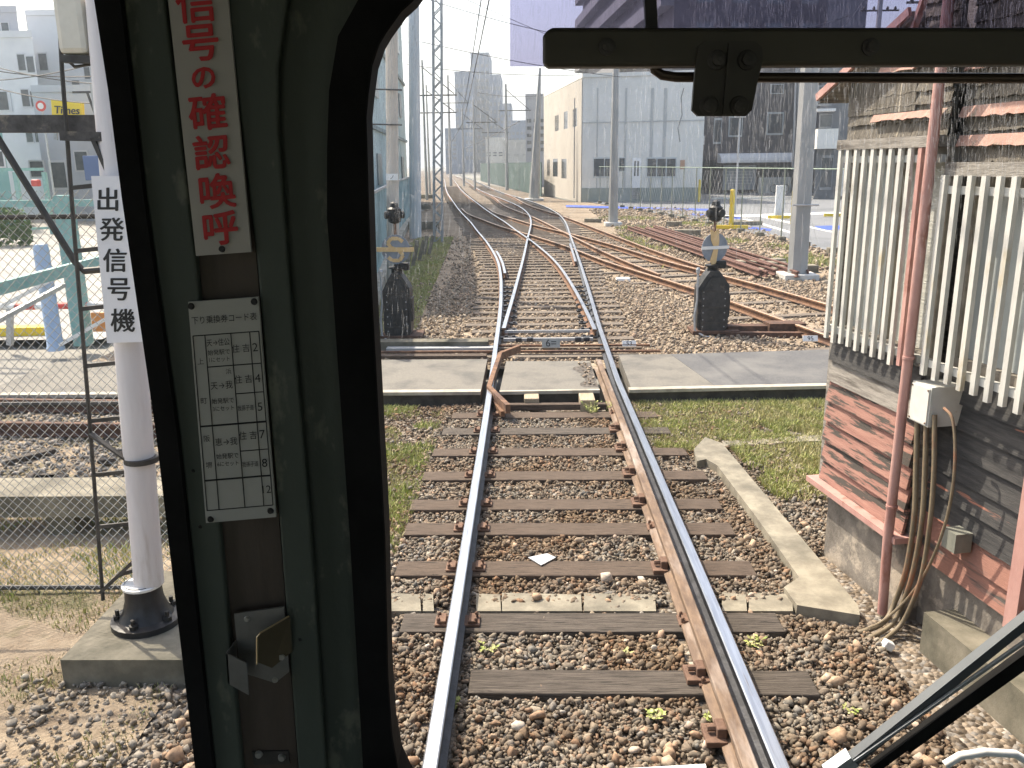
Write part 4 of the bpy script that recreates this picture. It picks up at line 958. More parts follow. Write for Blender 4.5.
far_block(512,528,122,280,25,HZ,'low hazy apartment block above the white houses', rows=5, cols=4)
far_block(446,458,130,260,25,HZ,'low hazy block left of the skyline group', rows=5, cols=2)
LW = mat('far_white_render', (.50,.50,.47), (.56,.56,.53), .3, .9)
far_block(503,530,143,150,12,LW,'white low building above the green fence', rows=2, cols=3)
far_block(486,504,140,170,12,LW,'pale low building left of the white one at the track end', rows=2, cols=3)
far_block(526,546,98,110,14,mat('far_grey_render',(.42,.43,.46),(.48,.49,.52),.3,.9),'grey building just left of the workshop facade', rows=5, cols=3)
GRF = mat('dark_green_sheet', (.02,.055,.05), (.04,.08,.07), .6, .7)
gf = empty('green_sheet_fence', Vector((.9,80,-.2)), 'dark green sheet fence along the right side of the far tracks', 'fence')
for i, (a, b) in enumerate(zip([(1.2,74),(.2,84),(-1.2,96),(-3.2,112)], [(.2,84),(-1.2,96),(-3.2,112),(-8,150)])):
    q = MB(); q.bar(Vector((*a,1.2)), Vector((*b,1.2)), .06, 2.9); q.build('panel', GRF, gf)
# far lineside poles
k = 0
for px, ytop, ybase, wpx, l in ((451,75,186,2.5,'thin far mast left of the skyline group'),(464,110,186,2,'thin far mast before the left wing tower'),(475,100,190,2,'thin far mast before the tallest tower'),
                   (507,84,190,3,'far mast rising in front of the white building'),(489,115,186,2,'short far mast beside the tallest tower'),(427,60,200,2.5,'far mast just left of the lattice mast'),(430,85,196,2,'second far mast close to the lattice mast')):
    b = G(px, ybase, -.2); t = P(px, ytop, b.y); s = (P(px+1, ybase, b.y)-P(px, ybase, b.y)).length; o = empty('catenary_mast', b, l, 'mast', 'catenary masts along the far tracks')
    q = MB(); q.tube([b, Vector((b.x, b.y, t.z))], [wpx*s*.6, wpx*s*.35], 8); q.build('shaft', POLEC, o)
    q = MB(); q.bar(Vector((b.x-.8,b.y,t.z*.75)), Vector((b.x+2.6,b.y,t.z*.75)), .1, .1); q.tube([Vector((b.x,b.y,t.z*.95)), Vector((b.x+2.4,b.y,t.z*.76))], .04, 5); q.build('bracket_arm', DARKM, o)

# ================================================================ LEFT of the tracks through the windscreen
TB = mat('pale_teal_facade', (.50,.62,.60), (.57,.68,.66), .5, .85, 0, .1, 10, c3=(.42,.53,.52), scale3=.2)
lb = block('teal_building', [(-8.13,52.5),(-9.33,68),(-29.5,68),(-22.8,52.5)], 17, TB, 'large pale teal building beyond the fence on the left', par=.5)
q = MB(); q.prism([(-5.6,20,-.3),(-7.05,38.6,-.3),(-16.8,38.6,-.3),(-8.9,20,-.3)], (0,0,8.6)); q.build('low_wing', TB, lb)  # wing heights stepped, tops out of view, to keep shadow off the tracks
q = MB(); q.prism([(-7.05,38.605,-.3),(-8.13,52.495,-.3),(-22.8,52.495,-.3),(-16.8,38.605,-.3)], (0,0,12.0)); q.build('middle_wing', TB, lb)
nT = Vector((-(Vector((-9.33,68,0))-Vector((-5.6,20,0))).y*-1, 0, 0)); dT = (Vector((-9.33,68,0))-Vector((-5.6,20,0))).normalized(); nT = Vector((dT.y, -dT.x, 0))
q = MB()
for zz, ya in ((4.2,20),(8.3,38.7),(12.6,52.6)):
    pa_ = Vector((-5.6,20,zz)).lerp(Vector((-9.33,68,zz)), (ya-20)/48); pb_ = Vector((-9.33,68,zz)); q.prism([pa_, pb_, pb_+Vector((0,0,.18)), pa_+Vector((0,0,.18))], nT*.12)
q.build('string_course', mat('grey_course', (.26,.32,.31), None), lb)
for j_ in range(4):
    for i_ in range(5):
        p = Vector((-5.6,20,0)).lerp(Vector((-9.33,68,0)), .1+.19*i_); q = MB(); z = 1.6+4.2*j_
        if z+1.5 > (7.8 if p.y < 36 else 11.2 if p.y < 50 else 16): continue
        q.prism([p+nT*.02+Vector((0,0,z)), p+dT*2.2+nT*.02+Vector((0,0,z)), p+dT*2.2+nT*.02+Vector((0,0,z+1.5)), p+nT*.02+Vector((0,0,z+1.5))], nT*.06); q.build('window', mat('teal_glass', (.16,.19,.19), (.22,.25,.25), 1, .3), lb)
tf = empty('teal_fence', Vector((-3.5,20,-.2)), 'tall pale teal sheet fence left of the tracks on a concrete kerb', 'fence')
FP = [(-2.75,12.2),(-3.25,17.1),(-4.15,25.1),(-5.3,36),(-6.6,51)]
q = MB(); kq = MB(); d = 0
def poly_at(FP, n):
    out = []
    for a, b in zip(FP[:-1], FP[1:]):
        a = Vector((*a,0)); b = Vector((*b,0)); L = (b-a).length; m_ = max(1, int(L/n))
        out += [a.lerp(b, i/m_) for i in range(m_)]
    return out+[Vector((*FP[-1],0))]
pts = poly_at(FP, .22)
for i, (a, b) in enumerate(zip(pts[:-1], pts[1:])):
    q.bar(a+Vector((-.03*(i%2),0,.95)), b+Vector((-.03*(i%2),0,.95)), .02, 1.9)
q.build('panel', mat('blue_teal_sheet', (.30,.44,.46), (.38,.52,.53), 1.5, .6, 0, .1, 30, c3=(.22,.33,.34), scale3=.7), tf)
for a, b in zip(FP[:-1], FP[1:]): kq.bar(Vector((a[0]+.12,a[1],-.1)), Vector((b[0]+.12,b[1],-.1)), .22, .30)
kq.build('kerb', MATS['pale_kerb'], tf)
for a, b in zip(FP[:-1], FP[1:]):
    q = MB(); q.bar(Vector((a[0]+.02,a[1],1.93)), Vector((b[0]+.02,b[1],1.93)), .06, .06); q.build('top_rail', GREYM, tf)
def lmast(px0, ybase, px1, ytop, wpx, Y, m, label, lattice=False, cat='pole'):
    b = P(px0, ybase, Y); b.z = -.2; t = P(px1, ytop, Y); s = (P(px0+1,200,Y)-P(px0,200,Y)).length; r_ = wpx*s/2
    o = empty('lattice_mast' if lattice else 'lineside_pole', b, label, cat)
    if not lattice:
        q = MB(); q.tube([b, t], [r_, r_*.85], 12); q.build('shaft', m, o)
    else:
        q = MB()
        for dx, dy in ((-1,-1),(1,-1),(1,1),(-1,1)): q.bar(b+Vector((dx*r_,dy*r_,0)), t+Vector((dx*r_,dy*r_,0)), .06, .06)
        q.build('leg_angle', m, o); q = MB(); n = int((t.z-b.z)/(r_*2)); 
        for i in range(n):
            p = b.lerp(t, i/n); p2 = b.lerp(t, (i+1)/n); s1 = 1 if i % 2 else -1
            for dy in (-1, 1): q.bar(p+Vector((s1*r_,dy*r_,0)), p2+Vector((-s1*r_,dy*r_,0)), .035, .035)
            for dx in (-1, 1): q.bar(p+Vector((dx*r_,s1*r_,0)), p2+Vector((dx*r_,-s1*r_,0)), .035, .035)
        q.build('lacing', m, o)
    return o
BRN = mat('brown_grey_concrete', (.48,.43,.37), (.58,.53,.47), 3, .9, 0, .2, 20, stretch=(1,1,.2))
o = lmast(392,262,391,-60,13,19.5,BRN,'brown-grey concrete pole rising behind the left switch stand')
q = MB(); c = P(392,177,19.2); q.box(c, (.26,.02,.14)); pl = q.build('number_plate', WHITEP, o)
q = MB(); q.text('ノ', c+Vector((0,-.012,0)), (1,0,0), (0,0,1), .11); q.build('lettering', BLACKM, pl)
q = MB(); 
for yy in (89, 124): a = P(366,yy,19.3); b = P(402,yy+1,19.3); q.bar(a, b, .03, .03)
q.build('bracket', DARKM, o)
lmast(415,225,413,-60,12,33,mat('blue_grey_concrete',(.52,.56,.58),(.62,.65,.66),3,.9,0,.2,20,stretch=(1,1,.2)),'blue-grey concrete pole between the brown pole and the lattice mast')
lmast(438,236,437,-60,8,31,mat('silver_grey_angle',(.33,.35,.36),(.42,.44,.45),6,.6,.3),'tall steel lattice mast standing in the gravel left of the tracks', True)
for i, px in enumerate((407,414,424)):
    b = G(px, 268-i*6, -.2); q = MB(); q.bar(b, b+Vector((.12,.0,.62)), .10, .16); q.bar(b+Vector((.14,.03,0)), b+Vector((.30,.03,.62)), .05,.10)
    thing(q, 'stub_post', CONC, '%s leaning concrete stub post on the verge behind the left switch stand' % ordinal(i), 'stub post', 'leaning stub posts on the left verge')
for i, (px, py, wd) in enumerate(((424,230,1.3),(420,210,1.4),(424,199,1.6))):
    b = G(px, py, -.15); q = MB(); q.box(b+Vector((0,0,.2)), (wd,.5,.34), None, 0, .03); thing(q, 'cable_box', CONC, '%s pale concrete cable box beside the lattice mast, nearest first' % ordinal(i), 'cable box', 'cable boxes beside the lattice mast')
# overhead wires
def wire(a, b, sag, r, label):
    a = Vector(a); b = Vector(b); q = MB(); q.tube([a.lerp(b, i/14)-Vector((0,0,sag*4*(i/14)*(1-i/14))) for i in range(15)], r, 4)
    thing(q, 'overhead_wire', DARKM, label, 'wire', 'overhead wires above the tracks')
T1p = lambda y: xat(T1, y)
wire((.3,4,5.2),(T1p(60),60,5.2),.15,.012,'contact wire above the left-hand track nearest the tram')
wire((.3,4,6.0),(T1p(60),60,6.0),.3,.012,'carrier wire above the left-hand track nearest the tram')
wire((T1p(60),60,5.2),(T1p(180),180,5.4),.2,.025,'contact wire continuing above the far left-hand track')
wire((xat(T2,60),60,5.3),(xat(T2,180),180,5.5),.2,.025,'contact wire above the far right-hand track')
wire((-4.3,33,9.2),(12.4,75.9,9.0),.25,.012,'wire from the blue-grey pole across the tracks to the dark tower')
wire((-3.5,31,8.0),(3.95,37.9,7.3),.2,.012,'span wire from the lattice mast across the tracks')
wire((-3.6,31,6.6),(3.9,37.8,6.0),.1,.012,'lower span wire from the lattice mast to the slim concrete pole')
wire((3.95,37.8,7.5),(22,62,12.0),.6,.02,'wire from the slim concrete pole across the tower block')
wire((3.95,37.8,7.1),(13,75,9),.5,.015,'wire from the slim pole to the dark tower corner')
wire((-8,60,9),(5,64,8.6),.3,.02,'wire crossing the tracks before the workshop')
wire((6.3,19.4,5.0),(13.5,36,9.5),.4,.012,'wire from the thick concrete pole to the utility pole with transformer')
wire((T1p(40)-3,90,9.5),(2,90,9.2),.3,.025,'wire spanning the far tracks')
# ================================================================ LEFT PANE VIEW
MY = 4.42
mb_ = P(150, 640, MY); base = Vector((mb_.x, MY, 0.0))
mast = empty('signal_mast', base, 'white signal mast with black flared base and a vertical name board', 'signal mast')
topm = P(98, -60, MY-.0); jn = P(149, 583, MY)
q = MB(); q.tube([jn, topm], [.082, .078], 20); q.build('pole', mat('pinkish_white_pole', (.60,.565,.565), (.66,.63,.63), 5, .5, c3=(.48,.43,.40), scale3=4, lo3=.56, hi3=.72, stretch=(2.5,2.5,.35)), mast, True)
zt = jn.z; q = MB()
q.lathe(base, [(.195,-.03),(.195,.02),(.15,.03),(.125,.07),(.105,.14),(.098,.24),(.095,zt-.01),(.10,zt)], 28); ped = q.build('pedestal', mat('tarred_iron', (.014,.015,.017), (.03,.031,.034), 7, .4, .2, .2, 40), mast, True)
q = MB(); q.lathe(Vector((base.x,base.y,zt-.012)), [(.112,0),(.114,.014),(.09,.02)], 24); q.build('collar', WHITEP, mast)
q = MB()
for a in range(5):
    q = MB(); c = base+Vector((.155*math.cos(a*1.256+.9), .155*math.sin(a*1.256+.9), .02)); q.lathe(c, [(.026,0),(.026,.028),(.013,.03),(.013,.06)], 6); q.build('anchor_bolt', BLACKM, ped)
# name board, angled a little towards the cab
NY = MY-.115
bp_ = [P(91,176,NY), P(132,176,NY), P(146,342,NY), P(107,343,NY)]
q = MB(); q.prism(bp_, (0,.012,0)); nb = q.build('name_board', mat('white_board_enamel', (.72,.71,.72), (.76,.75,.76), 3, .45), mast)
def px_text(m, txt, cx, cy, h, Y, rot=0.0, xs=1.0, dz=-.0015):
    o = P(cx, cy, Y); cr, sr = math.cos(R(rot)), math.sin(R(rot))
    u = (P(cx+10*cr, cy+10*sr, Y)-o)/10; v = (P(cx+10*sr, cy-10*cr, Y)-o)/10
    n0 = len(m.v); m.text(txt, o+Vector((0,dz,0)), u*xs, v, h)
q = MB()
for ch, x, y in (('出',108,199),('発',112,229),('信',115,260),('号',119,289),('機',123,320)):
    for dx, dy, dz in ((0,0,-.003),(.6,.0,-.0022),(-.6,.3,-.0018),(0,.6,-.0014)): px_text(q, ch, x+dx, y+dy, 25, NY, 0, 1, dz)
q.build('lettering', BLACKM, nb)
# signal head seen from behind
hc = P(77, 24, MY+.05)
q = MB(); q.box(hc, (.15,.16,.30), None, 0, .03); q.lathe(hc+Vector((0,.07,.03)), [(.05,0),(.05,.12)], 14, None, (0,1,0)); q.build('signal_head', mat('yellowed_white_case', (.60,.56,.47), (.68,.64,.55), 6, .6, 0, .1, 40), mast)
q = MB(); q.tube([hc+Vector((-.09,-.02,-.14)), hc+Vector((-.03,-.02,-.20)), hc+Vector((.06,-.02,-.19)), hc+Vector((.11,-.02,-.13))], .008, 6)
q.bar(P(63,59,MY), P(95,60,MY), .05, .035); q.build('head_bracket', DARKM, mast)
# ladder
lp = [(57,-30),(62,70),(67,135),(74,230),(88,400),(103,600)]
q = MB(); q.tube([P(x,y,MY+.02) for x, y in lp], .011, 8); q.build('ladder_rail', DARKM, mast)
for y in (187, 250, 308, 365, 420, 474, 526):
    xl = np.interp(y, [p[1] for p in lp], [p[0] for p in lp]); xr = np.interp(y, [0,340,583], [104,132,149])
    q = MB(); q.bar(P(xl,y+1,MY+.02), P(xr,y-4,MY+.02), .016, .022); q.build('ladder_rung', DARKM, mast)
q = MB(); q.lathe(P(142,459,MY)-Vector((0,0,.012)), [(.095,0),(.095,.028)], 20); q.bar(P(90,434,MY), P(126,459,MY-.05), .03, .012); q.build('clamp_band', DARKM, mast)
q = MB(); q.bar(P(118,575,MY+.02), P(140,568,MY+.02), .03, .02); q.bar(P(101,592,MY), P(135,560,MY), .03,.02); q.build('foot_bracket', DARKM, mast)
# platform with brace
q = MB(); q.bar(P(-160,124,MY+.1), P(113,124,MY+.1), .09, .085); q.bar(P(62,136,MY-.05), P(114,137,MY-.05), .05, .045); q.build('platform_beam', mat('mottled_dark_beam', (.045,.042,.04), (.10,.095,.09), 12, .8, 0, .4, 50, c3=(.22,.19,.15), scale3=9, lo3=.6, hi3=.7), mast)
q = MB(); q.tube([P(-12,122,MY+.05), P(30,190,MY+.05), P(75,262,MY+.05), P(84,271,MY+.05), P(120,268,MY+.05)], .018, 8); q.bar(P(93,138,MY-.06), P(123,205,MY-.06), .03, .02); q.build('brace', DARKM, mast)
q = MB(); q.b2((base.x-.30, 4.02, GZ-.1), (base.x+.75, 5.05, -.015)); thing(q, 'mast_footing', CONCD, 'square concrete footing block under the white signal mast', 'concrete footing')
for i, (x, y) in enumerate(((83,620),(88,642))):
    pass
# chain-link fence
FY = 5.05
cf = empty('chain_link_fence', Vector((-3.6,FY,-.1)), 'tall chain-link fence with dark rails behind the signal mast', 'fence')
q = MB()
z0, z1, xa, xb = -.17, 2.42, -4.6, -2.30; c = .062; 
n = int((xb-xa+(z1-z0))/c)
for i in range(n):
    s = i*c
    # rising wires
    x0_, zz0 = xa-(z1-z0)+s, z0
    a = [x0_, z0]; b = [x0_+(z1-z0), z1]
    if a[0] < xa: a = [xa, z0+(xa-x0_)]
    if b[0] > xb: b = [xb, z0+(xb-x0_)]
    if b[1] > a[1]+.01: q.tube([(a[0],FY,a[1]),((a[0]+b[0])/2,FY+.004*math.sin(i),(a[1]+b[1])/2),(b[0],FY,b[1])], .0024, 3, None, False)
    a = [x0_, z1]; b = [x0_+(z1-z0), z0]
    if a[0] < xa: a = [xa, z1-(xa-x0_)]
    if b[0] > xb: b = [xb, z1-(xb-x0_)]
    if a[1] > b[1]+.01: q.tube([(a[0],FY+.005,a[1]),(b[0],FY+.005,b[1])], .0024, 3, None, False)
q.build('wire_mesh', WIREM, cf)
for z in (P(50,217,FY).z, P(50,405,FY).z, -.14): 
    q = MB(); q.tube([(xa,FY+.02,z),(xb,FY+.02,z)], .016, 6); q.build('rail', DARKM, cf)
q = MB(); q.tube([(-2.30,FY+.03,-.15),(-2.30,FY+.03,2.5)], .03, 8); q.build('post', TEAL, cf)
q = MB(); q.tube([(-4.6,FY+.03,-.15),(-4.6,FY+.03,2.5)], .03, 8); q.build('post', TEAL, cf)
# second leaning bit of fence brace at lower left
q = MB(); q.bar(P(-25,720,4.5), P(97,597,5.2), .035, .02); thing(q, 'steel_strap', DARKM, 'dark flat steel strap slanting up from lower left to the ladder foot', 'steel strap')
q = MB(); q.b2((-6.6,5.95,-.02),(-2.5,6.35,.15)); 
tr = thing(q, 'concrete_beam', CONC, 'long concrete beam lying just behind the foot of the chain-link fence', 'concrete beam')
q = MB()
for x in (-6.2,-4.95,-3.7,-2.8): q.b2((x,5.98,GZ-.1),(x+.22,6.32,-.022))
thing(q, 'beam_supports', CONCD, 'short concrete blocks carrying the long concrete beam', 'concrete support') if False else None
for i, x in enumerate((-6.2,-4.95,-3.7,-2.8)):
    q = MB(); q.b2((x,5.98,GZ-.1),(x+.22,6.32,-.022)); thing(q, 'support_block', CONCD, '%s concrete block carrying the long beam, counting from the left' % ordinal(i), 'support block', 'blocks under the concrete beam')
# rails lying on the ground behind the fence
for i, y in enumerate((409, 433)):
    a = G(-60, y-2, -.12); b = G(165, y+1, -.12); thing(rail_mb([a, a.lerp(b,.5), b], -.15, None, False), 'old_rail', [DKRUST, DKRUST, DKRUST], '%s dark rail lying on the ground behind the chain-link fence' % ('farther','nearer')[i], 'old rail', 'old rails on the ground behind the chain-link fence')
for i in range(7):
    c = G(random.uniform(5,110), random.uniform(455,510), -.14); q = MB(); q.box(c, (random.uniform(.15,.5),.09,.04), Matrix.Rotation(random.uniform(-1,1),3,'Z'), None, .006)
    thing(q, 'wood_scrap', SLEEP2, 'broken scrap of dark wood on the stony ground behind the fence', 'wood scrap', 'wood scraps behind the chain-link fence')
# teal gate
gt = empty('teal_gate', G(84,345,-.17), 'weathered teal steel gate frame with a sloping rail and post', 'gate')
gp = G(84,345,-.17)
q = MB(); q.bar(gp, Vector((gp.x+.0,gp.y,P(84,195,gp.y).z)), .22, .22); q.build('post', TEAL, gt)
q = MB(); q.bar(P(-90,312,7.0), P(102,261,9.5), .07, .12); q.build('sloping_rail', TEAL, gt)
q = MB(); q.bar(P(-60,352,7.2), P(64,285,9.2), .045, .045); q.build('stay', GREYM, gt)
q = MB(); q.bar(Vector((gp.x-9,gp.y,P(84,203,gp.y).z)), Vector((gp.x+1.6,gp.y,P(84,203,gp.y).z)), .08, .10); q.build('top_rail', TEAL, gt)
# far low teal fence
f2 = empty('teal_railing', Vector((-20,36,-.2)), 'low teal railing across the far side of the yard', 'railing')
for i, px in enumerate((-18, 25, 53)):
    b = G(px, 238-i*2, -.17); q = MB(); q.bar(b, Vector((b.x,b.y,P(px,172,b.y).z)), .16, .16); q.build('post', TEAL, f2)
a = G(-18,238,-.17); b = G(53,234,-.17); q = MB(); q.bar(Vector((a.x,a.y,P(-18,170,a.y).z)), Vector((b.x,b.y,P(53,169,b.y).z)), .10, .12); q.build('top_bar', TEAL, f2); q = MB(); q.bar(Vector((a.x,a.y,.1)), Vector((b.x,b.y,.1)), .08, .1); q.build('bottom_bar', TEAL, f2)
# barriers and bollard
b = G(56,350,-.17); s = (P(57,330,b.y)-P(56,330,b.y)).length
q = MB(); q.lathe(b, [(8.5*s,0),(8.5*s,.04),(7.6*s,.06),(7.2*s,1.55),(6.2*s,1.62)], 18); thing(q, 'round_bollard', mat('pale_blue_plastic', (.34,.46,.62), (.40,.52,.68), 3, .5), 'pale blue round bollard standing behind the teal gate rail', 'bollard', None, True)
cb = empty('crossing_barrier', P(-30,308,14), 'red and white striped barrier pole behind the chain-link fence', 'barrier')
xs_ = [-40,16,36,54,88,108,124,150]
for i, (x0, x1) in enumerate(zip(xs_[:-1], xs_[1:])):
    if i % 2: q = MB(); q.tube([P(x0,307-x0*.02,13.2), P(x1,307-x1*.02,13.2)], .055, 10); q.build('red_band', REDP, cb)
    else: q = MB(); q.tube([P(x0,307-x0*.02,13.2), P(x1,307-x1*.02,13.2)], .053, 10); q.build('white_band', WHITEP, cb)
q = MB(); q.bar(P(10,308,13.2), P(10,345,13.2), .08,.08); q.build('support', GREYM, cb); q = MB(); q.bar(P(115,306,13.2), P(115,345,13.2), .08,.08); q.build('support', GREYM, cb)
q = MB(); a = G(-40,333,-.12); b = G(48,331,-.12); q.bar(a, b, .28, .18); thing(q, 'yellow_kerb_block', YELP, 'long yellow kerb block at the edge of the yard', 'kerb block')
q = MB(); a = P(-20,318,12.6); b = P(70,270,12.6); q.bar(a, b, .06,.05); q.bar(P(60,345,12.6), P(104,320,12.6), .06, .05); thing(q, 'white_handrail', WHITEP, 'thin white slanting handrail near the blue bollard', 'handrail')
for px, py, r_, l in ((108,322,.35,'orange traffic board leaning beside the mast'),):
    b = P(px,py,13); q = MB(); q.box(b, (.5,.05,.3), None, 0, .01); thing(q, 'orange_board', mat('orange_paint', (.7,.3,.1), None), l, 'board')
# clipped shrubs
def shrub(px0, px1, ytop, ybase, label, n=900):
    b0 = G(px0, ybase, -.17); b1 = G(px1, ybase, -.17); h = P(px0, ytop, b0.y).z+.17; m = MB(); wd = (b1-b0).length
    for i in range(n):
        t = random.random(); u = random.uniform(-1,1); z = random.random()**.7*h; sc = math.sqrt(max(.05, 1-(2*t-1)**4))
        c = b0.lerp(b1, t)+Vector((0, u*.7*sc, z*sc*random.uniform(.85,1.05))); s_ = random.uniform(.05,.12)
        a = Vector((random.gauss(0,1), random.gauss(0,1), random.gauss(0,1))).normalized()*s_; e = a.orthogonal().normalized()*s_*.6
        m.add([c-a, c+e, c+a, c-e], [(0,1,2,3)])
    thing(m, 'clipped_shrub', island_mat('shrub_leaf', [(.04,.08,.02),(.07,.12,.035),(.10,.16,.05),(.055,.10,.03)], .7), label, 'shrub', 'clipped shrubs in the far yard')
shrub(-30, 30, 205, 246, 'wide dark shrub at the far side of the yard by the teal railing', 1600)
shrub(77, 100, 194, 216, 'small dark shrub just left of the name board', 500)
# buildings on the left
LWH = mat('left_white_render', (.70,.70,.71), (.76,.76,.77), .4, .9, c3=(.62,.62,.64), scale3=.12)
LGR = mat('left_grey_render', (.46,.48,.53), (.53,.55,.60), .4, .9)
def left_building(x0, x1, ytop, Y, D, m, wins, label, ybase=200):
    a = P(x0, ytop+30, Y); b = P(x1, ytop+30, Y); t = P((x0+x1)/2, ytop, Y)
    o = block('city_building', [(a.x,Y),(b.x,Y),(b.x*(Y+D)/Y-.3,Y+D),(a.x*(Y+D)/Y,Y+D)], t.z, m, label, par=.35)
    for px in wins: window(o, px, Vector((0,Y,0)), Vector((0,-1,0)), mat('pale_trim', (.6,.6,.62), None), w=.10)
    return o
left_building(30,120,15,62,14,LWH,[(40,52,47,72),(72,80,80,86),(85,66,90,80)],'tall white building behind the signal mast in the left window')
left_building(-60,36,38,50,12,LWH,[(19,53,25,72),(28,55,34,74),(23,88,29,108),(32,90,37,108),(27,130,33,143),(36,130,41,143),(-20,90,10,112)],'white building with pairs of narrow windows at far left')
left_building(-60,21,13,52,10,mat('roof_house_grey',(.42,.43,.46),(.48,.49,.52),.5,.9),[(2,22,9,32)],'small rooftop hut on top of the white building at far left')
left_building(36,112,92,46,10,LGR,[(52,160,66,190),(76,150,88,172),(31,160,44,178),(58,118,74,128)],'low grey-blue building below the yellow sign')
left_building(-60,6,128,40,6,mat('teal_awning_wall',(.16,.33,.31),(.2,.38,.36),1,.8),[(-10,150,4,168)],'dark teal shopfront at the left edge of the picture')
left_building(106,150,60,40,10,mat('cream_render',(.55,.50,.42),None),[],'cream building seen between the mast and the cab frame')
ts = empty('yellow_sign', P(65,110,44), 'yellow rooftop sign with black lettering above the dark beam', 'sign')
q = MB(); q.prism([P(51,100,44),P(81,102,44),P(82,118,44),P(52,118,44)], (0,.3,0)); bd = q.build('board', mat('sign_yellow', (.85,.60,.02), (.88,.64,.04), 3, .5), ts)
q = MB(); [px_text(q, 'Times', 67+d_, 110+e_, 11, 43.95, 2, .95, -.01-.01*d_) for d_, e_ in ((0,0),(.35,.1),(-.35,.2))]; q.build('lettering', BLACKM, bd)
q = MB(); q.bar(P(56,118,44.1), P(56,140,44.1), .15,.15); q.build('leg', GREYM, ts); q = MB(); q.bar(P(78,118,44.1), P(78,140,44.1), .15,.15); q.build('leg', GREYM, ts)
rs = empty('round_road_sign', P(41,120,38), 'small round red-rimmed road sign left of the yellow sign', 'road sign')
c = P(41,106,38); q = MB(); q.lathe(c, [(.22,0),(.22,.03)], 24, None, (0,-1,0)); q.build('disc', REDP, rs); q = MB(); q.lathe(c+Vector((0,-.03,0)), [(.13,0),(.13,.01)], 24, None, (0,-1,0)); q.build('disc_centre', WHITEP, rs)
q = MB(); q.tube([c+Vector((0,.04,.2)), Vector((c.x,c.y+.04,-.2))], .04, 6); q.build('post', GREYM, rs)
for px, Y, yt, l in ((94,36,-20,'concrete utility pole behind the name board'),(24,33,-20,'grey utility pole in front of the white building at far left')):
    pass
b = P(108,200,37); b.z = -.2; up = empty('utility_pole', b, 'grey utility pole with crossarms seen left of the signal mast', 'utility pole')
q = MB(); q.tube([b, Vector((b.x, b.y, P(94,84,37).z))], .14, 8); q.build('shaft', POLEC, up)
q = MB(); z = P(94,92,37).z; q.bar(Vector((b.x-.9,b.y,z)), Vector((b.x+.3,b.y,z)), .08, .08); q.tube([Vector((b.x-.3,b.y,z)), Vector((b.x-.1,b.y,z-.8)), Vector((b.x,b.y,z-1.2))], .05, 6); q.build('crossarm', DARKM, up)
for i, (y0, y1) in enumerate(((56,92),(66,84),(78,112),(88,70))):
    a = P(-60, y0-8, 42); b = P(100, y1-8, 37); wire(a, b, .3, .022, '%s street wire crossing the left window from the top' % ordinal(i))
gd = MB(); a = P(-60,128,39.8); 
rc = MB(); c = P(36,183,40); rc.box(c, (.35,.3,.3), None, 0, .06); thing(rc, 'red_machine', REDP, 'small red machine at the far side of the yard', 'machine')
q = MB(); c = P(94,168,44); q.box(c, (.9,.3,1.2), None, 0, .03); thing(q, 'blue_poster', mat('dull_blue', (.10,.17,.35), None), 'small blue panel on the low grey building', 'panel')

# ================================================================ THE TRAM CAB
GRN = mat('dark_green_cab_paint', (.050,.064,.052), (.066,.080,.066), 5, .5, 0, .12, 60, c3=(.13,.14,.11), scale3=20, lo3=.59, hi3=.66, stretch=(1,1,.5))
RUB = mat('black_rubber', (.006,.006,.006), (.012,.012,.012), 9, .7, 0, .1, 60, spec=.08)
cabo = empty('tram_cab', Vector((.3,.6,0)), 'dark green tram cab seen from inside, with black rubber window surrounds', 'tram cab')
YP = .72
def pp(pts, Y): return [P(x, y, Y) for x, y in pts]
GL = [(112,-90),(120,0),(144,200),(177,434),(213,768),(226,880)]
RL = [(30,-90),(62,-62),(83,-30),(94,0),(108,90),(122,200),(156,434),(195,768),(208,880)]
GRr = [(395,-70),(374,-35),(358,0),(338,36),(329,91),(327,150),(327,219),(332,280),(350,540),(363,768),(368,880)]
RRr = [(520,-72),(470,-58),(430,-25),(412,0),(400,11),(385,32),(378,44),(371,65),(367,95),(365,117),(367,190),(370,280),(384,540),(387,675),(391,735),(397,768),(412,800),(440,822),(500,834)]
q = MB(); q.prism(pp(GL+GRr[::-1], YP), (0,.06,0)); q.build('window_pillar', GRN, cabo)
sill = [(-400,880),(-400,1400),(1900,1400),(1900,850),(500,850),(440,845),(395,825),(368,880)]
q = MB(); q.b2(P(-700,-86,YP)*1, P(-700,-86,YP)+Vector((2.9,.06,1.0))); q.build('header_panel', GRN, cabo)
q = MB(); a = P(0,882,YP); q.b2((-1.25,YP,.2), (1.75,YP+.06,a.z)); q.build('sill_panel', GRN, cabo)
q = MB(); zT = P(112,-90,YP).z; q.b2((-1.25,YP,a.z),(-.98,YP+.06,zT)); q.build('corner_post', GRN, cabo)
q = MB(); q.b2((1.42,YP,a.z),(1.75,YP+.06,zT)); q.build('corner_post', GRN, cabo)
# rubber surrounds
rb = MB(); rb.prism(pp(RL, YP-.018)+pp(GL[::-1], YP-.018), (0,.05,0)); rb.build('side_window_seal', RUB, cabo, False)
rb = MB(); rb.prism(pp(RRr[::-1][:0]+GRr+[(500,856),(500,834)]+RRr[::-1][1:]+[(520,-90)], YP-.018), (0,.034,0)); rb.prism(pp([(500,834),(500,860),(1700,860),(1700,845)], YP-.018), (0,.034,0)); rb.build('windscreen_seal', RUB, cabo)
# polished pane rim
q = MB()
for pts in (RRr,):
    vs = pp([(x, y) for x, y in pts], YP-.016)
    q.tube(vs, .0016, 6)
q.build('seal_lip', RUB, cabo)
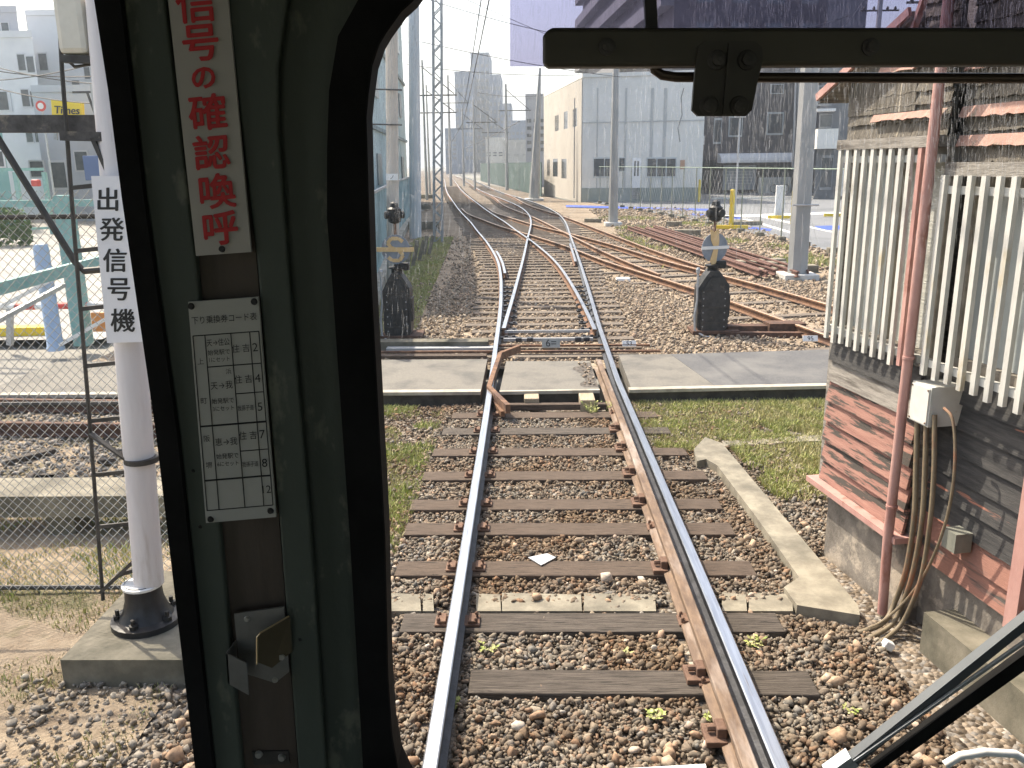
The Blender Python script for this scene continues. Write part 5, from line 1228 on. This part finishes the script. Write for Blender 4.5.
# inset strip and raised ribs on the pillar
q = MB(); q.prism(pp([(163,-60),(226,-60),(226,0),(256,255),(279,520),(298,768),(304,860),(250,860),(242,768),(219,526),(195,255),(165,0)], YP-.003), (0,.004,0)); q.build('inset_strip', mat('brown_worn_board', (.055,.042,.033), (.085,.066,.052), 5, .6, 0, .1, 40, stretch=(3,3,.6)), cabo)
for nm, poly in (('rib', [(128,-60),(163,-60),(165,0),(195,255),(219,526),(242,768),(250,860),(224,860),(215,768),(179,434),(146,200),(123,0)]),
                 ('rib', [(226,-60),(300,-60),(287,0),(278,66),(278,130),(289,280),(310,520),(326,768),(332,860),(304,860),(298,768),(279,520),(256,255),(226,0)])):
    q = MB(); q.prism(pp(poly, YP-.012), (0,.010,0)); o = q.build(nm, GRN, cabo)
    md = o.modifiers.new('bevel', 'BEVEL'); md.width = .0025; md.segments = 3; md.limit_method = 'ANGLE'
# scratches / light edge
q = MB(); q.tube(pp([(122,0),(146,200),(179,434),(215,768),(224,860)], YP-.011), .0011, 6); q.build('trim_edge', mat('rubbed_edge', (.16,.17,.15), (.22,.22,.2), 20, .5, .2), cabo)
# red lettered sign
PLW = mat('aged_white_enamel', (.36,.345,.315), (.42,.40,.37), 4, .5, c3=(.44,.41,.36), scale3=9, lo3=.55, hi3=.7)
YS = YP-.016
q = MB(); q.prism(pp([(164,-60),(224,-60),(228,0),(251,252),(196,256),(168,0)], YS), (0,.003,0)); s1 = q.build('red_lettered_plate', PLW, cabo)
s1['label'] = 'whitish plate with a column of red characters'
q = MB()
for ch, x, y, h, xs in (('信',196,3,42,1.0),('号',201,43,40,1.0),('の',204,78,27,1.0),('確',208,112,38,1.05),('認',212,152,36,1.05),('喚',218,191,37,1.05),('呼',221,228,36,1.05)): px_text(q, ch, x, y, h, YS, -5, xs)
def thicken(o, d): pass
q.build('lettering', mat('sign_red', (.50,.02,.025), (.56,.035,.04), 5, .5), s1)
# embolden by adding slightly shifted copies just behind
q = MB()
for ch, x, y, h, xs in (('信',196,3,42,1.0),('号',201,43,40,1.0),('の',204,78,27,1.0),('確',208,112,38,1.05),('認',212,152,36,1.05),('喚',218,191,37,1.05),('呼',221,228,36,1.05)):
    for dx, dy, dz in ((.9,.4,-.0013),(-.9,-.4,-.0011),(0,.9,-.0012),(.2,-.9,-.0010)): px_text(q, ch, x+dx, y+dy, h, YS, -5, xs, dz)
q.build('lettering', MATS['sign_red'], s1)
q = MB(); q.lathe(P(222,249,YS), [(.0028,0),(.0022,.002)], 12, None, (0,-1,0)); q.build('screw', BLACKM, s1)
# code table
TQ = [(188,302),(258,297),(276,517),(206,523)]
q = MB(); q.prism(pp(TQ, YS), (0,.003,0)); s2 = q.build('code_table_plate', mat('grey_white_enamel', (.34,.34,.31), (.40,.40,.37), 4, .5, c3=(.38,.38,.34), scale3=11, lo3=.55, hi3=.7), cabo); s2['label'] = 'small white table of route codes screwed to the pillar'
def tq(u, v):
    a, b, c, d = [Vector(p) for p in TQ]; return tuple((a.lerp(b, u)).lerp(d.lerp(c, u), v))
q = MB()
def ln(u0, v0, u1, v1, w_=.00045): q.bar(P(*tq(u0,v0), YS-.0006), P(*tq(u1,v1), YS-.0006), .0006, w_*2, None, (0,1,0)) if False else q.tube([P(*tq(u0,v0), YS-.0002), P(*tq(u1,v1), YS-.0002)], w_, 4)
V0, V1 = .155, .945; 
for v in (V0, V1): ln(.03, v, .97, v)
for u in (.03, .97): ln(u, V0, u, V1)
ln(.03,.565,.97,.565,.0008); ln(.03,.81,.97,.81,.0008)
ln(.20,V0,.20,V1); ln(.57,V0,.57,V1); ln(.84,V0,.84,V1)
ln(.20,.30,.97,.30); ln(.57,.43,.97,.43); ln(.57,.69,.97,.69)
TQR = math.degrees(math.atan2(TQ[1][1]-TQ[0][1], TQ[1][0]-TQ[0][0]))
def tt(txt, u, v, h, xs=1.0): x, y = tq(u, v); px_text(q, txt, x, y, h, YS, TQR, xs, -.0008)
tt('下り乗換券コード表', .5, .085, 8.5, .86)
tt('天→住公', .385, .19, 8, .74); tt('始発駅で', .385, .235, 6, .95); tt('1にセット', .385, .268, 5.5, .9)
tt('浜', .50, .325, 6); tt('天→我', .385, .385, 8.5, .9); tt('始発駅で', .385, .455, 6, .95); tt('3にセット', .385, .49, 5.5, .9)
tt('阪→我', .385, .62, 8.5, .9) if False else tt('恵→我', .385, .64, 8.5, .9); tt('始発駅で', .385, .705, 6, .95); tt('6にセット', .385, .74, 5.5, .9)
tt('上', .115, .27, 7); tt('町', .115, .45, 7); tt('阪', .115, .62, 7); tt('堺', .115, .74, 7)
tt('住 吉', .70, .225, 9, .9); tt('住 吉', .70, .365, 9, .9); tt('我孫子道', .70, .495, 6, .62*1.1); tt('住 吉', .70, .62, 9, .9); tt('我孫子道', .70, .75, 6, .68)
tt('2', .905, .225, 12); tt('4', .905, .365, 12); tt('5', .905, .495, 12); tt('7', .905, .62, 12); tt('8', .905, .75, 12); tt('12', .905, .87, 11)
q.build('lettering', BLACKM, s2)
q = MB()
for u, v in ((.04,.02),(.94,.02),(.93,.97),(.07,.985)): q.lathe(P(*tq(u,v), YS), [(.0030,0),(.0022,.002)], 12, None, (0,-1,0))
q.build('screw', BLACKM, s2)
# bracket / card holder
MET = mat('dull_steel', (.20,.20,.19), (.28,.28,.27), 9, .45, .6, .1, 60)
YB = YP-.016
hd = MB(); hd.prism(pp([(234,614),(284,607),(289,672),(275,683),(240,672)], YB), (0,.002,0)); ho = hd.build('card_holder', MET, cabo); ho['label'] = 'bent steel holder screwed to the pillar'
q = MB(); a = pp([(235,640),(256,649),(256,680),(236,672)], YB); b = [p+Vector((0,-.022,0)) for p in pp([(234,640),(254,650),(256,681),(236,670)], YB)]
q.prism([a[0],b[0],b[3],a[3]], (.0015,0,0)); q.prism([b[0],b[1],b[2],b[3]], (0,.0015,0)); q.build('clip', MET, ho)
q = MB(); pl_ = [p for p in [P(257,636,YB-.022),P(290,617,YB-.006),P(292,652,YB-.006),P(272,668,YB-.014),P(257,662,YB-.022)]]
q.prism(pl_, (.0,.0018,0)); q.build('flap', mat('dark_brass', (.10,.085,.055), (.14,.12,.08), 9, .4, .6), ho)
q = MB(); q.tube([P(257,664,YB-.0225), P(257,637,YB-.0225), P(260,633,YB-.021), P(289,616,YB-.0065)], .0008, 6); q.build('bright_rim', mat('worn_brass_edge', (.62,.48,.28), (.7,.56,.34), 9, .35, .7), ho)
q = MB(); q.lathe(P(282,656,YB-.008), [(.0035,0),(.003,.003)], 6, None, (0,-1,0)); q.lathe(P(247,619,YB), [(.003,0),(.002,.002)], 10, None, (0,-1,0)); q.lathe(P(275,680,YB), [(.003,0),(.002,.002)], 10, None, (0,-1,0)); q.build('screw', mat('bright_screw', (.5,.5,.46), None, metal=.7, rough=.4), ho)
q = MB(); q.prism(pp([(252,752),(288,751),(290,764),(254,765)], YP-.005), (0,.002,0)); bp2 = q.build('fixing_plate', DARKM, cabo)
q = MB()
for x, y in ((259,754),(282,757)): q.lathe(P(x,y,YP-.006), [(.004,0),(.003,.003)], 12, None, (0,-1,0))
q.build('screw', MATS['bright_screw'], bp2)
q = MB()
for x, y in ((193,471),(200,527),(300,640),(198,640)): q.lathe(P(x,y,YP-.0125), [(.0018,0),(.001,.001)], 10, None, (0,-1,0))
q.build('screw', BLACKM, cabo)
# glass panes
CLR = clear_mat('clear_glass', (1,1,1))
q = MB(); q.add(pp([(-260,-85),(118,-85),(218,878),(-260,878)], YP+.02), [(0,1,2,3)]); q.build('side_pane', CLR, cabo)
q = MB(); q.add([Vector((P(335,0,YP).x-.02, YP+.02, a_)) for a_ in (P(500,858,YP).z,)] + [Vector((1.44,YP+.02,P(500,858,YP).z)), Vector((1.44,YP+.02,P(500,-88,YP).z)), Vector((P(335,0,YP).x-.02,YP+.02,P(500,-88,YP).z))], [(0,1,2,3)]); wsn = q.build('windscreen', CLR, cabo)
# dried water runs on the outside of the glass (real specks on the pane)
SPK = clear_mat('dried_water_film', (.93,.94,.95), (.11,(.8,.83,.87)))
q = MB()
def fleck(x, y, l, wd, dx=0):
    y_ = YP+.0235; a = P(x, y, y_); b = P(x+dx, y+l, y_); q.add([a+Vector((-wd,0,0)), a+Vector((wd,0,0)), b+Vector((wd*.5,0,0)), b+Vector((-wd*.5,0,0))], [(0,1,2,3)])
for i in range(9000):
    x = random.uniform(368, 1030); y = random.betavariate(1.1,2.0)*300-30
    dens = 1.0 if x < 520 else (.9 if x > 690 else .4)
    if random.random() > dens or (x > 690 and y > 250): continue
    l = random.expovariate(1/7)+2; dx = random.gauss(-.05,.05)*l
    fleck(x, y, l, random.uniform(.00010,.00034), dx)
for i in range(60):
    x = random.choice((random.uniform(372,520), random.uniform(700,1020))); y = random.uniform(-20,120); l = random.uniform(40,150)
    for k in range(int(l/9)): fleck(x+random.gauss(0,.5)-k*.25, y+k*9, 8, random.uniform(.00012,.0003), -.3)
for i in range(250):
    fleck(random.uniform(372,450), random.uniform(190,340), random.uniform(2,12), random.uniform(.0001,.0003), random.uniform(-1,0))
q.build('water_marks', SPK, wsn)
# sunshade rail, bracket, rod and tinted visor
YR = .60
q = MB(); q.prism(pp([(553,27),(1200,27),(1200,64),(549,67),(543,64),(543,36),(546,30)], YR), (0,.016,0)); rl = q.build('sunshade_rail', mat('dark_bronze_rail', (.05,.046,.035), (.075,.068,.052), 5, .45, .2, .05, 60, stretch=(.4,1,1)), cabo)
md = rl.modifiers.new('bevel','BEVEL'); md.width = .003; md.segments = 3; md.limit_method = 'ANGLE'
q = MB()
for x, y in ((607,47),(870,47)): q = MB(); q.lathe(P(x,y,YR), [(.0055,0),(.0055,.002),(.0035,.0025),(.0035,.007),(.0015,.0075)], 16, None, (0,-1,0)); q.build('bolt', DARKM, rl)
q = MB(); q.tube(pp([(653,60),(655,70),(662,75),(676,77),(1200,79)], YR+.02), [.0034]*5, 12); q.build('visor_rod', mat('rod_bronze', (.06,.045,.035), (.09,.065,.05), 8, .35, .5), rl, True)
YK = YR-.003
q = MB(); q.prism(pp([(705,41),(755,41),(762,47),(763,60),(758,80),(752,110),(746,116),(698,116),(692,110),(694,85),(698,47)], YK), (0,.0045,0)); q.prism(pp([(729,43),(733,43),(727,115),(723,115)], YK-.003), (0,.003,0)); kb_ = q.build('bracket', mat('bracket_black', (.035,.032,.027), (.055,.05,.042), 8, .5, .2), rl)
q = MB()
for x, y in ((717,60),(747,60),(709,106),(739,106)): q.lathe(P(x,y,YK), [(.0065,0),(.006,.001),(.004,.0015),(.004,.006),(.0015,.0065)], 16, None, (0,-1,0))
q.build('bolt', DARKM, kb_)
q = MB(); q.prism(pp([(510,-90),(1200,-90),(1200,66),(510,66)], YR+.020), (0,.0035,0)); q.build('tinted_visor', clear_mat('violet_tint', (.60,.59,.69)), cabo)
q = MB(); q.prism(pp([(640,-90),(652,-90),(658,28),(646,28)], YR+.005), (0,.006,0)); q.build('visor_strap', BLACKM, cabo)
# wiper outside
YW = YP+.075
wp = MB(); wp.bar(P(846,764,YW), P(1100,560,YW), .012, .010); wp.build('wiper_arm', mat('wiper_grey', (.07,.08,.085), (.10,.11,.115), 6, .35, .3), cabo)
q = MB(); q.bar(P(838,772,YW-.006), P(1120,575,YW-.012), .0035, .003); q.build('wiper_highlight_strip', mat('wiper_light_metal', (.38,.42,.45), None, metal=.7, rough=.3), cabo)
q = MB(); q.bar(P(872,768,YW), P(1110,592,YW), .009, .010); q.bar(P(905,748,YW+.001), P(1110,600,YW+.001), .002, .016); q.build('wiper_blade', RUB, cabo)
q = MB(); q.bar(P(828,774,YW), P(852,757,YW), .016,.014); q.build('wiper_tip', mat('wiper_light_metal2', (.42,.46,.49), None, metal=.6, rough=.4), cabo)
q = MB(); q.tube([P(945,765,YW),P(960,756,YW),P(985,752,YW),P(1015,754,YW),P(1035,766,YW)], .0045, 10); q.build('white_cap', WHITEP, cabo, True)
q = MB(); q.bar(P(600,774,YW), P(706,768,YW), .006, .006); q.build('white_strip', WHITEP, cabo)  # plain white bar low outside the windscreen
# unseen cab shell: roof, sides, floor, rear bulkhead opened to light the pillar
q = MB(); q.b2((-1.25,-1.8,3.35),(1.75,.78,3.42)); q.build('roof', GRN, cabo)
q = MB(); q.b2((-1.25,-1.8,.2),(-1.19,.72,1.6)); q.b2((-1.25,-1.8,1.6),(-1.19,-.1,3.35)); q.b2((-1.25,-.1,3.0),(-1.19,.72,3.35)); q.b2((1.69,-1.8,.2),(1.75,.72,1.6)); q.b2((1.69,-1.8,1.6),(1.75,-.1,3.35)); q.b2((1.69,-.1,3.0),(1.75,.72,3.35)); q.build('side_wall', GRN, cabo)
q = MB(); q.b2((-1.25,-1.8,.2),(1.75,.78,.26)); q.build('floor', DARKM, cabo)
q = MB(); q.b2((-1.25,-1.86,.2),(1.75,-1.8,1.5)); q.b2((-1.25,-1.86,2.9),(1.75,-1.8,3.42)); q.b2((.1,-1.86,1.5),(.5,-1.8,2.9)); q.build('bulkhead', mat('cab_cream', (.5,.48,.42), None), cabo)

# ================================================================ AIR
hz = MB(); hz.b2((-1250,-80,-1.4),(1250,2450,90))
hm = bpy.data.materials.new('haze'); hm.use_nodes = True; nt = hm.node_tree; nt.nodes.remove(nt.nodes['Principled BSDF'])
pv = nt.nodes.new('ShaderNodeVolumePrincipled'); pv.inputs['Density'].default_value = .0012; pv.inputs['Color'].default_value = (.80,.90,1,1); pv.inputs['Anisotropy'].default_value = .45
nt.links.new(pv.outputs[0], nt.nodes['Material Output'].inputs['Volume'])
o = hz.build('haze', hm); tag(o, kind='stuff')
